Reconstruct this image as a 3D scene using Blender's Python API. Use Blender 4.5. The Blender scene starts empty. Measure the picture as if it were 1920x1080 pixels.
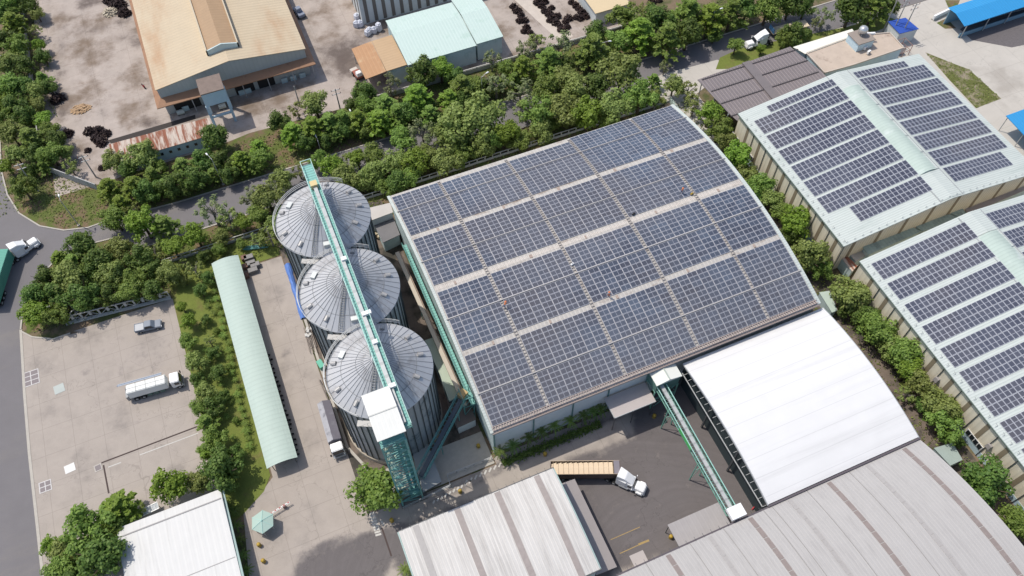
import bpy, bmesh, math, random
from math import sin, cos, pi, sqrt, radians, atan2, hypot
from mathutils import Vector, Matrix, noise
random.seed(7)
S = bpy.context.scene; C = S.collection
# ---------------- camera, world, sun, exposure ----------------
YAW, PIT, ROLL, FPX, HC = radians(22.23881659), radians(56.99802062), radians(-0.79771344), 1534.206566, 140.0
_f = Vector((sin(YAW)*cos(PIT), cos(YAW)*cos(PIT), -sin(PIT)))
_r0 = Vector((cos(YAW), -sin(YAW), 0)); _u0 = _r0.cross(_f)
_r = _r0*cos(ROLL)+_u0*sin(ROLL); _u = -_r0*sin(ROLL)+_u0*cos(ROLL)
cam = bpy.data.cameras.new('camera'); co = bpy.data.objects.new('camera', cam); C.objects.link(co)
m = Matrix((( _r.x,_u.x,-_f.x,0),(_r.y,_u.y,-_f.y,0),(_r.z,_u.z,-_f.z,HC),(0,0,0,1)))
co.matrix_world = m
cam.sensor_width = 36; cam.lens = FPX/1920*36; cam.clip_start = 1; cam.clip_end = 3000
S.camera = co
SUND = Vector((0.35, -0.39, -1.0)).normalized()     # direction the light travels
EL = math.asin(-SUND.z); AZ = atan2(-SUND.x, -SUND.y)
w = bpy.data.worlds.new('World'); S.world = w; w.use_nodes = True
nt = w.node_tree; sk = nt.nodes.new('ShaderNodeTexSky'); sk.sky_type = 'NISHITA'; sk.sun_disc = False
sk.sun_elevation = EL; sk.sun_rotation = AZ; sk.dust_density = 2.0; sk.air_density = 1.0
bg = nt.nodes['Background']; bg.inputs[1].default_value = 0.15; nt.links.new(sk.outputs[0], bg.inputs[0])
sl = bpy.data.lights.new('sun', 'SUN'); sl.energy = 3.35; sl.angle = radians(0.55); sl.color = (1, .945, .86)
so = bpy.data.objects.new('sun', sl); C.objects.link(so); so.location = (0, 0, 300)
so.rotation_euler = SUND.to_track_quat('-Z', 'Y').to_euler()
S.view_settings.view_transform = 'Standard'; S.view_settings.look = 'None'
S.view_settings.exposure = 0.06; S.view_settings.gamma = 1

def at(px, py, z=0.0):
    "world point at height z seen at photo pixel (1920 x 1080)"
    d = _f*FPX + _r*(px-960) - _u*(py-540); t = (z-HC)/d.z
    return Vector((d.x*t, d.y*t, z))
def mpp(px, py, z=0.0): return (at(px+1, py, z)-at(px, py, z)).length

# ---------------- materials ----------------
MATS = {}
def N(t, k, **kw):
    n = t.nodes.new(k)
    for a, b in kw.items(): setattr(n, a, b)
    return n
def mth(t, op, a, b=None, c=None, clamp=False):
    n = N(t, 'ShaderNodeMath', operation=op, use_clamp=clamp)
    for i, x in enumerate((a, b, c)):
        if x is None: continue
        if isinstance(x, (int, float)): n.inputs[i].default_value = x
        else: t.links.new(x, n.inputs[i])
    return n.outputs[0]
def mixc(t, fac, a, b, mode='MIX'):
    n = N(t, 'ShaderNodeMix', data_type='RGBA', blend_type=mode)
    for i, x in ((0, fac), (6, a), (7, b)):
        if isinstance(x, (int, float)): n.inputs[i].default_value = x
        elif isinstance(x, tuple): n.inputs[i].default_value = (*x[:3], 1)
        else: t.links.new(x, n.inputs[i])
    return n.outputs[2]
def noi(t, vec, scale, detail=5, rough=.6, dist=0):
    n = N(t, 'ShaderNodeTexNoise'); n.inputs['Scale'].default_value = scale; n.inputs['Detail'].default_value = detail
    n.inputs['Roughness'].default_value = rough; n.inputs['Distortion'].default_value = dist
    t.links.new(vec, n.inputs['Vector']); return n.outputs['Fac']
def ramp(t, x, a, b): 
    n = N(t, 'ShaderNodeMapRange'); n.inputs[1].default_value = a; n.inputs[2].default_value = b; t.links.new(x, n.inputs[0]); n.interpolation_type='SMOOTHSTEP'; return n.outputs[0]
def mat(name, col, rough=.75, metal=0, var=.12, ns=.5, col2=None, th=(.52,.7), s2=.15, stretch=None, ribs=None, joints=None, dark=None, spec=.35, bump=0, obj=False, fine=0, seam=.22):
    """ribs=(axis,period,amount,bump)  stretch=(sx,sy,sz) of the stain noise  joints=(w,h)  dark=colour mixed in by the 'dark' attribute"""
    if name in MATS: return MATS[name]
    m = bpy.data.materials.new(name); m.use_nodes = True; t = m.node_tree; b = t.nodes['Principled BSDF']
    g = N(t, 'ShaderNodeTexCoord').outputs['Object'] if obj else N(t, 'ShaderNodeNewGeometry').outputs['Position']
    c = tuple(col)
    if col2:
        v = g
        if stretch:
            mp = N(t, 'ShaderNodeMapping'); mp.inputs['Scale'].default_value = stretch; t.links.new(g, mp.inputs[0]); v = mp.outputs[0]
        c = mixc(t, ramp(t, noi(t, v, s2, 7, .65), *th), c, tuple(col2))
    jfade = None
    if dark:
        at_ = N(t, 'ShaderNodeAttribute', attribute_name='dark')
        nn = noi(t, g, .35, 6, .7)
        k = mth(t, 'MULTIPLY', ramp(t, mth(t, 'ADD', at_.outputs['Fac'], mth(t, 'MULTIPLY_ADD', nn, 1.0, -.5)), .25, .75), .92)
        ctr = N(t, 'ShaderNodeVectorMath', operation='SUBTRACT'); t.links.new(g, ctr.inputs[0]); ctr.inputs[1].default_value = (36, 15, 0)
        ln = N(t, 'ShaderNodeVectorMath', operation='LENGTH'); t.links.new(ctr.outputs[0], ln.inputs[0])
        wv = N(t, 'ShaderNodeCombineXYZ'); t.links.new(mth(t, 'MULTIPLY', mth(t, 'ADD', ln.outputs['Value'], mth(t, 'MULTIPLY', noi(t, g, .03, 2), 16)), 1.7), wv.inputs[0]); t.links.new(mth(t, 'MULTIPLY', nn, .6), wv.inputs[1])
        sw = ramp(t, noi(t, wv.outputs[0], 1.0, 6, .75), .35, .68)
        dc = mixc(t, sw, tuple(dark), tuple(x*1.13 for x in dark))
        c = mixc(t, k, c, dc); jfade = mth(t, 'SUBTRACT', 1, mth(t, 'MULTIPLY', k, .8))
    f = mth(t, 'MULTIPLY_ADD', noi(t, g, ns, 8, .65), 2*var, 1-var)
    if fine: f = mth(t, 'MULTIPLY', f, mth(t, 'MULTIPLY_ADD', noi(t, g, 6, 3, .7), 2*fine, 1-fine))
    sep = None; hb = None
    if ribs or joints:
        sep = N(t, 'ShaderNodeSeparateXYZ'); t.links.new(g, sep.inputs[0])
    if joints:
        vo = N(t, 'ShaderNodeTexVoronoi', feature='DISTANCE_TO_EDGE'); vo.inputs['Scale'].default_value = .085
        wn = N(t, 'ShaderNodeTexNoise'); wn.inputs['Scale'].default_value = .35; wn.inputs['Detail'].default_value = 5; t.links.new(g, wn.inputs['Vector'])
        av = N(t, 'ShaderNodeVectorMath', operation='MULTIPLY_ADD'); t.links.new(wn.outputs['Color'], av.inputs[0]); av.inputs[1].default_value = (9,9,0); t.links.new(g, av.inputs[2]); t.links.new(av.outputs[0], vo.inputs['Vector'])
        f = mth(t, 'MULTIPLY', f, mth(t, 'MULTIPLY_ADD', mth(t, 'LESS_THAN', vo.outputs['Distance'], .0045), -.16, 1))
    if ribs:
        ax, per, am, bm_ = ribs
        q = mth(t, 'FRACT', mth(t, 'DIVIDE', sep.outputs['XYZ'.index(ax)], per))
        line = mth(t, 'LESS_THAN', q, seam)
        f = mth(t, 'MULTIPLY', f, mth(t, 'MULTIPLY_ADD', line, -am, 1))
        hb = mth(t, 'SINE', mth(t, 'MULTIPLY', q, 2*pi)); hs = bm_
    if joints:
        jl = None
        for k_, per in zip('XY', joints):
            wob = mth(t, 'ADD', sep.outputs['XYZ'.index(k_)], mth(t, 'MULTIPLY', noi(t, g, .8, 2), .12))
            q = mth(t, 'FRACT', mth(t, 'DIVIDE', wob, per)); l = mth(t, 'LESS_THAN', q, .11/per)
            jl = l if jl is None else mth(t, 'MAXIMUM', jl, l)
        jl = mth(t, 'MULTIPLY', jl, jfade) if jfade else jl; f = mth(t, 'MULTIPLY', f, mth(t, 'MULTIPLY_ADD', jl, -.16, 1))
    if isinstance(c, tuple):
        rgb = N(t, 'ShaderNodeRGB'); rgb.outputs[0].default_value = (*c[:3], 1); c = rgb.outputs[0]
    vm = N(t, 'ShaderNodeVectorMath', operation='SCALE'); t.links.new(c, vm.inputs[0]); t.links.new(f, vm.inputs['Scale'])
    t.links.new(vm.outputs[0], b.inputs['Base Color'])
    b.inputs['Roughness'].default_value = rough; b.inputs['Metallic'].default_value = metal; b.inputs['Specular IOR Level'].default_value = spec
    if hb is not None or bump:
        bn = N(t, 'ShaderNodeBump'); bn.inputs['Strength'].default_value = 1
        if hb is not None: bn.inputs['Distance'].default_value = hs; t.links.new(hb, bn.inputs['Height'])
        else: bn.inputs['Distance'].default_value = bump; t.links.new(noi(t, g, 3, 5), bn.inputs['Height'])
        t.links.new(bn.outputs[0], b.inputs['Normal'])
    MATS[name] = m; return m

def leafmat(name, a, b_, trans=.4):
    m = bpy.data.materials.new(name); m.use_nodes = True; t = m.node_tree; b = t.nodes['Principled BSDF']
    atn = N(t, 'ShaderNodeAttribute', attribute_name='rnd'); oi = N(t, 'ShaderNodeObjectInfo')
    c = mixc(t, atn.outputs['Fac'], tuple(a), tuple(b_))
    hsv = N(t, 'ShaderNodeHueSaturation'); t.links.new(c, hsv.inputs['Color'])
    t.links.new(mth(t, 'MULTIPLY_ADD', oi.outputs['Random'], .03, .488), hsv.inputs['Hue'])
    t.links.new(mth(t, 'MULTIPLY_ADD', oi.outputs['Random'], .5, 1.0), hsv.inputs['Value'])
    hsv.inputs['Saturation'].default_value = .98
    t.links.new(hsv.outputs[0], b.inputs['Base Color'])
    b.inputs['Roughness'].default_value = .55; b.inputs['Specular IOR Level'].default_value = .3
    tr = N(t, 'ShaderNodeBsdfTranslucent'); t.links.new(hsv.outputs[0], tr.inputs[0])
    mx = N(t, 'ShaderNodeMixShader'); mx.inputs[0].default_value = trans
    t.links.new(b.outputs[0], mx.inputs[1]); t.links.new(tr.outputs[0], mx.inputs[2])
    t.links.new(mx.outputs[0], t.nodes['Material Output'].inputs[0]); return m

def panelmat(name, frame_u, frame_v, axis, c1, c2):
    "solar glass: pale aluminium frame, split line across the middle, cells that differ panel by panel"
    m = bpy.data.materials.new(name); m.use_nodes = True; t = m.node_tree; b = t.nodes['Principled BSDF']
    uv = N(t, 'ShaderNodeUVMap'); sp = N(t, 'ShaderNodeSeparateXYZ'); t.links.new(uv.outputs[0], sp.inputs[0])
    def edge(s, wd):
        a = mth(t, 'LESS_THAN', s, wd); z = mth(t, 'GREATER_THAN', s, 1-wd); return mth(t, 'MAXIMUM', a, z)
    e = mth(t, 'MAXIMUM', edge(sp.outputs[0], frame_u), edge(sp.outputs[1], frame_v))
    s = sp.outputs[0] if axis == 0 else sp.outputs[1]
    mid = mth(t, 'LESS_THAN', mth(t, 'ABSOLUTE', mth(t, 'SUBTRACT', s, .5)), (frame_u if axis == 0 else frame_v)*.75)
    mid = mth(t, 'MULTIPLY', mid, .62)
    e = mth(t, 'MAXIMUM', e, mid)
    rn = N(t, 'ShaderNodeAttribute', attribute_name='rnd')
    g = N(t, 'ShaderNodeNewGeometry').outputs['Position']
    big = ramp(t, noi(t, g, .06, 4), .38, .62)
    k = mth(t, 'MULTIPLY_ADD', rn.outputs['Fac'], .5, mth(t, 'MULTIPLY', big, .5))
    c = mixc(t, k, c1, c2)
    yy = N(t, 'ShaderNodeSeparateXYZ'); t.links.new(g, yy.inputs[0])
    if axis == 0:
        sky_refl = ramp(t, mth(t, 'ADD', yy.outputs[1], mth(t, 'MULTIPLY', noi(t, g, .12, 4), 22)), 86, 62)  # brown toward the front eave stands for sky reflection painted into the glass colour
        c = mixc(t, mth(t, 'MULTIPLY', sky_refl, .42), c, (.135, .125, .125))
    dust = ramp(t, noi(t, g, .5, 6, .7), .5, .85)
    c = mixc(t, mth(t, 'MULTIPLY', dust, .22), c, (.20, .19, .19)); c = mixc(t, mth(t, 'MULTIPLY', ramp(t, noi(t, g, .035, 3), .42, .62), .55), c, (.105, .098, .105))
    c = mixc(t, e, c, (.47,.48,.53))
    t.links.new(c, b.inputs['Base Color'])
    t.links.new(mth(t, 'MULTIPLY_ADD', e, .3, .17), b.inputs['Roughness']); b.inputs['Specular IOR Level'].default_value = .5
    return m

def flat(name, col, rough=.5, metal=0, spec=.4, var=.08): return mat(name, col, rough, metal, var=var, ns=2.0, spec=spec)
CONC  = mat('concrete', (.36,.315,.275), .85, var=.17, ns=.35, col2=(.22,.195,.175), th=(.50,.80), s2=.12, joints=(5.2,5.6), dark=(.105,.094,.095), fine=.12)
CONC2 = mat('pale_concrete', (.46,.43,.385), .85, var=.13, ns=.3, col2=(.36,.33,.29), s2=.07, joints=(8,8), dark=(.2,.18,.17), fine=.08)
CONCP = mat('stained_concrete', (.39,.335,.295), .88, var=.28, ns=.35, col2=(.18,.135,.10), th=(.43,.68), s2=.1, joints=(9,9), dark=(.10,.078,.068), fine=.15)
ASPH  = mat('asphalt', (.165,.155,.158), .85, var=.13, ns=.25, col2=(.19,.175,.165), s2=.1, stretch=(.4,1,1), fine=.15)
ASPHA = mat('asphalt_cross', (.175,.16,.152), .85, var=.13, ns=.25, col2=(.13,.118,.112), s2=.1, stretch=(1,.3,1), fine=.15)
KERB  = mat('kerb_stone', (.42,.39,.34), .85, var=.2, ns=1.2)
DIRT  = mat('dirt_ground', (.185,.135,.09), .95, var=.3, ns=.6, col2=(.075,.088,.03), th=(.42,.6), s2=.16, fine=.25, bump=.05)
DIRTR = mat('bare_dirt', (.17,.135,.11), .95, var=.3, ns=.6, col2=(.06,.055,.045), th=(.42,.62), s2=.2, fine=.25, bump=.05)
GRASS = mat('lawn_grass', (.14,.17,.035), .95, var=.3, ns=1.2, col2=(.16,.14,.05), th=(.5,.7), s2=.25, fine=.3, bump=.06)
VERGE = mat('dry_verge', (.165,.115,.07), .95, var=.3, ns=1.0, col2=(.10,.125,.03), th=(.40,.58), s2=.3, fine=.35, bump=.06)
GRAV  = mat('gravel', (.13,.118,.12), .95, var=.35, ns=2.0, fine=.35)
ROOFM = mat('aged_roof_sheet', (.46,.435,.40), .6, var=.22, ns=1.5, col2=(.30,.25,.21), s2=.8, stretch=(.3,1,1), ribs=('X',.76,.16,.03))
WHITE = mat('bright_white_roof', (.66,.655,.645), .55, var=.06, ns=.25, col2=(.57,.565,.555), th=(.45,.8), s2=.35, stretch=(.07,1.8,1), ribs=('Y',3.1,.13,.006), seam=.035)
GREYR = mat('grey_roof', (.40,.385,.37), .6, var=.07, ns=.3, col2=(.345,.33,.318), th=(.45,.8), s2=.8, stretch=(1.8,.06,1), ribs=('X',.6,.07,.01))
BLR   = mat('ribbed_white_roof', (.56,.54,.51), .6, var=.06, ns=.4, col2=(.41,.39,.365), th=(.42,.75), s2=.7, stretch=(1.4,.1,1), ribs=('X',.62,.13,.015))
SKYL  = mat('brown_skylight', (.24,.20,.185), .5, var=.25, ns=1.2)
SKYL2 = mat('faded_skylight', (.345,.328,.315), .5, var=.2, ns=1.5)
MINT  = mat('mint_roof', (.49,.60,.55), .55, var=.07, ns=.3, col2=(.42,.54,.48), s2=.3, ribs=('X',.8,.05,.01))
MINTB = mat('mint_canopy_roof', (.40,.485,.43), .6, var=.07, ns=.6, col2=(.38,.46,.41), s2=.25, stretch=(1,.2,1), ribs=('Y',.9,.05,.006))
PALE  = mat('pale_green_roof', (.49,.53,.50), .6, var=.06, ns=.5, col2=(.40,.45,.42), th=(.45,.8), s2=.5, stretch=(.2,1.2,1), ribs=('Y',.5,.12,.01))
MINTD = mat('faded_green_roof', (.32,.40,.35), .6, var=.2, ns=.6, col2=(.22,.27,.24), s2=.35, ribs=('X',.8,.08,.02))
TAN   = mat('tan_roof', (.50,.41,.285), .6, var=.09, ns=.35, col2=(.40,.235,.125), th=(.47,.80), s2=.09, stretch=(1,.35,1), ribs=('Y',1.0,.06,.02))
TANR  = mat('rust_tan_roof', (.42,.235,.12), .65, var=.14, ns=.6, col2=(.48,.33,.19), s2=.25, ribs=('X',.9,.08,.02))
RUST  = mat('rusty_roof', (.52,.44,.37), .7, var=.1, ns=.6, col2=(.24,.085,.045), th=(.42,.55), s2=.55, stretch=(1.8,.22,1), ribs=('X',.9,.12,.02))
SKIRT = mat('skirt_roof', (.30,.165,.095), .65, var=.2, ns=.8, col2=(.20,.11,.07), s2=.5)
BROWNR= mat('brown_grey_roof', (.215,.185,.185), .6, var=.10, ns=.5, ribs=('X',.85,.38,.05))
BLUER = mat('blue_roof', (.035,.27,.56), .5, var=.06, ns=.4, ribs=('X',.8,.10,.02))
BLUED = mat('deep_blue_roof', (.03,.08,.36), .5, var=.1, ns=.6)
WALLW = mat('white_wall', (.60,.63,.625), .8, var=.10, ns=.5, col2=(.42,.46,.46), s2=.25, th=(.5,.8))
WALLT = mat('teal_wall', (.50,.60,.60), .7, var=.12, ns=.4, col2=(.30,.42,.40), s2=.3)
WALLB = mat('beige_wall', (.76,.69,.545), .75, var=.10, ns=.4, ribs=('Y',1.1,.05,.01))
WALLF = mat('beige_ribbed_wall', (.75,.685,.545), .75, var=.08, ns=.4, ribs=('X',.7,.13,.02))
STRIPE= mat('brown_wall_strip', (.27,.22,.15), .7, var=.15)
BLUEW = mat('pale_blue_wall', (.50,.64,.71), .75, var=.15, ns=.8)
GALV  = mat('galvanised_roof', (.55,.555,.57), .5, .1, var=.07, ns=.5, col2=(.38,.37,.37), s2=.25, obj=True)
GALVW = mat('galvanised_wall', (.34,.365,.38), .5, .3, var=.14, ns=.7, col2=(.13,.16,.18), s2=.4, obj=True)
RIB   = flat('seam_steel', (.16,.17,.18), .5, .4)
TEAL  = mat('teal_paint', (.13,.33,.31), .6, var=.25, ns=.8, col2=(.24,.33,.30), th=(.5,.75), s2=.5)
TEALL = mat('light_teal_paint', (.36,.58,.53), .5, var=.1, ns=.8)
GRATE = mat('teal_grating', (.20,.44,.39), .6, var=.3, ns=3, ribs=('Y',.6,.35,.02))
STEEL = flat('grey_steel', (.42,.43,.43), .5, .3)
DSTEEL= flat('dark_steel', (.09,.095,.10), .5, .3)
WPAINT= mat('white_paint', (.80,.80,.79), .35, var=.03, ns=1)
GLASS = flat('dark_glass', (.02,.025,.03), .08, 0, .6)
BLACK = flat('black_rubber', (.02,.02,.02), .8)
DARKIN= flat('dark_opening', (.025,.023,.022), .9)
YEL   = flat('yellow_paint', (.42,.28,.04), .5)
RED   = flat('red_paint', (.45,.02,.03), .4)
CREAM = mat('cream_roof', (.76,.74,.64), .6, var=.06, ns=.4, ribs=('X',1.0,.06,.01))
BARK  = mat('bark', (.10,.075,.05), .9, var=.3, ns=4)
BARKP = mat('pale_bark', (.22,.20,.17), .9, var=.3, ns=4)
SCRAP = mat('dark_scrap', (.028,.017,.017), .8, var=.5, ns=2, col2=(.11,.06,.045), s2=1.5)
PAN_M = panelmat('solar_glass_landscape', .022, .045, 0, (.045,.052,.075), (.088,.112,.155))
PAN_R = panelmat('solar_glass_portrait', .05, .028, 1, (.050,.055,.080), (.085,.092,.120))
L_DARK = leafmat('dark_leaves', (.066,.118,.022), (.15,.212,.045))
L_OLIVE= leafmat('olive_leaves', (.135,.172,.04), (.265,.31,.085))
L_BRIGHT=leafmat('bright_leaves', (.115,.185,.018), (.225,.32,.042), .4)
L_MID  = leafmat('mid_green_leaves', (.105,.165,.028), (.22,.295,.06))
L_PALE = leafmat('pale_leaves', (.13,.165,.065), (.24,.26,.12))

# ---------------- mesh helpers ----------------
class MB:
    def __init__(s): s.v = []; s.f = []; s.mi = []; s.uv = []; s.rn = []; s.m = 0; s.calls = []
    def face(s, pts, uv=None, rn=0.5):
        n = len(s.v); s.v += [tuple(p) for p in pts]; s.f.append(tuple(range(n, n+len(pts)))); s.mi.append(s.m); s.uv.append(uv); s.rn.append(rn)
    def raw(s, vs, fs, rn=.5):
        s.calls.append((vs, fs)); n = len(s.v); s.v += [tuple(p) for p in vs]
        for f in fs: s.f.append(tuple(n+i for i in f)); s.mi.append(s.m); s.uv.append(None); s.rn.append(rn)
    def hexa(s, x0, x1, y0, y1, z0, z1, a=0, b=0, c=0, d=None):
        "box whose top is inset: a at x0, b at x1, c at y0 and d at y1"
        d = c if d is None else d
        s.raw([(x0,y0,z0),(x1,y0,z0),(x1,y1,z0),(x0,y1,z0),(x0+a,y0+c,z1),(x1-b,y0+c,z1),(x1-b,y1-d,z1),(x0+a,y1-d,z1)],
              [(3,2,1,0),(4,5,6,7),(0,1,5,4),(1,2,6,5),(2,3,7,6),(3,0,4,7)]); return s
    def box(s, x0, x1, y0, y1, z0, z1): return s.hexa(min(x0,x1), max(x0,x1), min(y0,y1), max(y0,y1), z0, z1)
    def obox(s, cx, cy, z0, z1, lx, ly, rz):
        c, q = cos(rz), sin(rz); P = [(cx+c*a*lx/2-q*b*ly/2, cy+q*a*lx/2+c*b*ly/2) for a, b in ((-1,-1),(1,-1),(1,1),(-1,1))]
        return s.prism(P, z0, z1)
    def prism(s, P, z0, z1):
        n = len(P); P = [(p[0], p[1]) for p in P]
        ar = sum(P[i][0]*P[(i+1)%n][1]-P[(i+1)%n][0]*P[i][1] for i in range(n))
        if ar < 0: P = P[::-1]
        s.raw([(x,y,z0) for x, y in P]+[(x,y,z1) for x, y in P], [tuple(range(n-1,-1,-1)), tuple(range(n,2*n))]+[(i,(i+1)%n,n+(i+1)%n,n+i) for i in range(n)]); return s
    def bar(s, p, q, w=.1, h=None):
        h = h or w; p = Vector(p); q = Vector(q); d = (q-p)
        if d.length < 1e-6: return s
        d.normalize(); up = Vector((0,0,1)) if abs(d.z) < .95 else Vector((0,1,0))
        a = d.cross(up).normalized()*w/2; b = d.cross(a).normalized()*h/2
        s.raw([p-a-b,p+a-b,p+a+b,p-a+b,q-a-b,q+a-b,q+a+b,q-a+b], [(0,1,2,3),(7,6,5,4),(1,0,4,5),(2,1,5,6),(3,2,6,7),(0,3,7,4)]); return s
    def tube(s, p, q, r, r2=None, n=8, caps=True):
        r2 = r if r2 is None else r2; p = Vector(p); q = Vector(q); d = (q-p).normalized(); up = Vector((0,0,1)) if abs(d.z) < .95 else Vector((1,0,0))
        a = d.cross(up).normalized(); b = d.cross(a); vs = []
        for c_, rr in ((p, r), (q, r2)):
            for i in range(n): t = 2*pi*i/n; vs.append(c_+(a*cos(t)+b*sin(t))*rr)
        fs = [(i,(i+1)%n,n+(i+1)%n,n+i) for i in range(n)]
        if caps: fs += [tuple(range(n-1,-1,-1)), tuple(range(n,2*n))]
        s.raw(vs, fs); return s
    def lathe(s, prof, cx=0, cy=0, n=32, cap=True):
        vs = []; k = len(prof)
        for r, z in prof:
            for i in range(n): t = 2*pi*i/n; vs.append((cx+r*cos(t), cy+r*sin(t), z))
        fs = [(j*n+i, j*n+(i+1)%n, (j+1)*n+(i+1)%n, (j+1)*n+i) for j in range(k-1) for i in range(n)]
        if cap: fs.append(tuple((k-1)*n+i for i in range(n)))
        s.raw(vs, fs); return s
    def build(s, name, mats, parent=None, world=True, bevel=0, smooth=None, attr=False):
        if name in ('wall','gutter','edge_trim','gable_wall','verge_trim','monitor_side','wall_band','cross_beam','lower_beam','elevator_leg','upper_wall') and 1 < len(s.calls) <= 8 and sum(len(c[1]) for c in s.calls) == len(s.f):
            for vs, fs in s.calls: q = MB(); q.raw(vs, fs); o = q.build(name+'_', mats, parent, world); o.name = name; o.data.name = name
            return o
        me = bpy.data.meshes.new(name); off = Vector(parent.location) if (parent is not None and world) else Vector((0,0,0))
        if parent is not None and world and parent.parent is not None: off += Vector(parent.parent.location)
        me.from_pydata([(x-off.x, y-off.y, z-off.z) for x, y, z in s.v], [], s.f)
        if not isinstance(mats, (list, tuple)): mats = [mats]
        for m_ in mats: me.materials.append(m_)
        me.polygons.foreach_set('material_index', s.mi)
        if any(u is not None for u in s.uv):
            ul = me.uv_layers.new(name='UVMap')
            for p, u in zip(me.polygons, s.uv):
                if u:
                    for li, q in zip(p.loop_indices, u): ul.data[li].uv = q
        if attr or any(u is not None for u in s.uv):
            a = me.attributes.new('rnd', 'FLOAT', 'FACE'); a.data.foreach_set('value', s.rn)
        if smooth: me.polygons.foreach_set('use_smooth', [True]*len(me.polygons))
        o = bpy.data.objects.new(name, me); C.objects.link(o)
        if parent is not None: o.parent = parent
        if bevel:
            bm = bmesh.new(); bm.from_mesh(me); bmesh.ops.remove_doubles(bm, verts=bm.verts, dist=.001)
            bmesh.ops.bevel(bm, geom=list(bm.edges), offset=bevel, segments=2, affect='EDGES', clamp_overlap=True); bm.to_mesh(me); bm.free()
        return o
def tag(o, label=None, cat=None, group=None, kind=None):
    if label: o['label'] = label
    if cat: o['category'] = cat
    if group: o['group'] = group
    if kind: o['kind'] = kind
    return o
def thing(name, label, cat, loc=(0,0,0), rz=0, group=None):
    o = bpy.data.objects.new(name, None); C.objects.link(o); o.location = loc; o.rotation_euler = (0,0,rz); o.empty_display_size = .5
    return tag(o, label, cat, group)
def dup(root, loc, rz, label=None, sc=None):
    r = root.copy(); C.objects.link(r); r.location = loc; r.rotation_euler = (0,0,rz)
    if label: r['label'] = label
    if sc: r.scale = sc
    for ch in list(root.children):
        c = ch.copy(); C.objects.link(c); c.parent = r
        for g in ch.children: d = g.copy(); C.objects.link(d); d.parent = c
    return r
def struct(name, mb, m_): o = mb.build(name, m_); o['kind'] = 'structure'; return o
def ordn(i):
    return ['first','second','third','fourth','fifth','sixth','seventh','eighth','ninth','tenth','eleventh','twelfth','thirteenth','fourteenth','fifteenth','sixteenth','seventeenth','eighteenth','nineteenth','twentieth'][i] if i < 20 else '%dth' % (i+1)

# ---------------- ground ----------------
def pip(x, y, P):
    r = False; j = len(P)-1
    for i in range(len(P)):
        if (P[i][1] > y) != (P[j][1] > y) and x < (P[j][0]-P[i][0])*(y-P[i][1])/(P[j][1]-P[i][1])+P[i][0]: r = not r
        j = i
    return r
def pdist(x, y, P):
    b = 1e9
    for i in range(len(P)):
        x0, y0 = P[i-1][0], P[i-1][1]; x1, y1 = P[i][0], P[i][1]; dx, dy = x1-x0, y1-y0; l = dx*dx+dy*dy or 1e-9
        t = max(0, min(1, ((x-x0)*dx+(y-y0)*dy)/l)); b = min(b, hypot(x-x0-t*dx, y-y0-t*dy))
    return b
def sheet(name, P, z, m_, stains=None, step=1.6):
    "flat sheet; stains=[(polygon, softness, strength)] go to the 'dark' attribute of a fine mesh"
    me = bpy.data.meshes.new(name); bm = bmesh.new()
    bm.faces.new([bm.verts.new((p[0], p[1], z)) for p in P]); bm.normal_update()
    for f in bm.faces:
        if f.normal.z < 0: f.normal_flip()
    if stains:
        xs = [p[0] for p in P]; ys = [p[1] for p in P]
        for lo, hi, ax in ((min(xs), max(xs), (1,0,0)), (min(ys), max(ys), (0,1,0))):
            k = lo+step
            while k < hi:
                bmesh.ops.bisect_plane(bm, geom=list(bm.verts)+list(bm.edges)+list(bm.faces), plane_co=(k*ax[0], k*ax[1], 0), plane_no=ax); k += step
    bm.to_mesh(me); bm.free(); me.materials.append(m_)
    if stains:
        a = me.attributes.new('dark', 'FLOAT', 'POINT')
        for v in me.vertices:
            d = 0
            for Q, soft, st in stains:
                dd = pdist(v.co.x, v.co.y, Q); s_ = dd if pip(v.co.x, v.co.y, Q) else -dd
                d = max(d, st*max(0, min(1, .5+s_/(2*soft))))
            a.data[v.index].value = d
    o = bpy.data.objects.new(name, me); C.objects.link(o); o['kind'] = 'structure'; return o
def px(L, z=0): return [at(*p, z) for p in L]
def strip(P, wd, z0, z1, mb=None):
    mb = mb or MB(); n = len(P); L = []; R = []
    for i in range(n):
        a = Vector(P[max(0,i-1)][:2]); b = Vector(P[min(n-1,i+1)][:2]); d = (b-a).normalized(); q = Vector((-d.y, d.x))*wd/2; c = Vector(P[i][:2])
        L.append(c+q); R.append(c-q)
    for i in range(n-1):
        mb.raw([(L[i].x,L[i].y,z1),(L[i+1].x,L[i+1].y,z1),(R[i+1].x,R[i+1].y,z1),(R[i].x,R[i].y,z1),(L[i].x,L[i].y,z0),(L[i+1].x,L[i+1].y,z0),(R[i+1].x,R[i+1].y,z0),(R[i].x,R[i].y,z0)],
               [(3,2,1,0),(0,1,5,4),(2,3,7,6)])
    return mb
# ---------------- ground sheets ----------------
sheet('ground', [(-900,-700),(900,-700),(900,1300),(-900,1300)], -0.05, DIRT)
sheet('verge', [(-58,112),(90,112),(90,148),(-58,148)], -0.008, VERGE)
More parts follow.
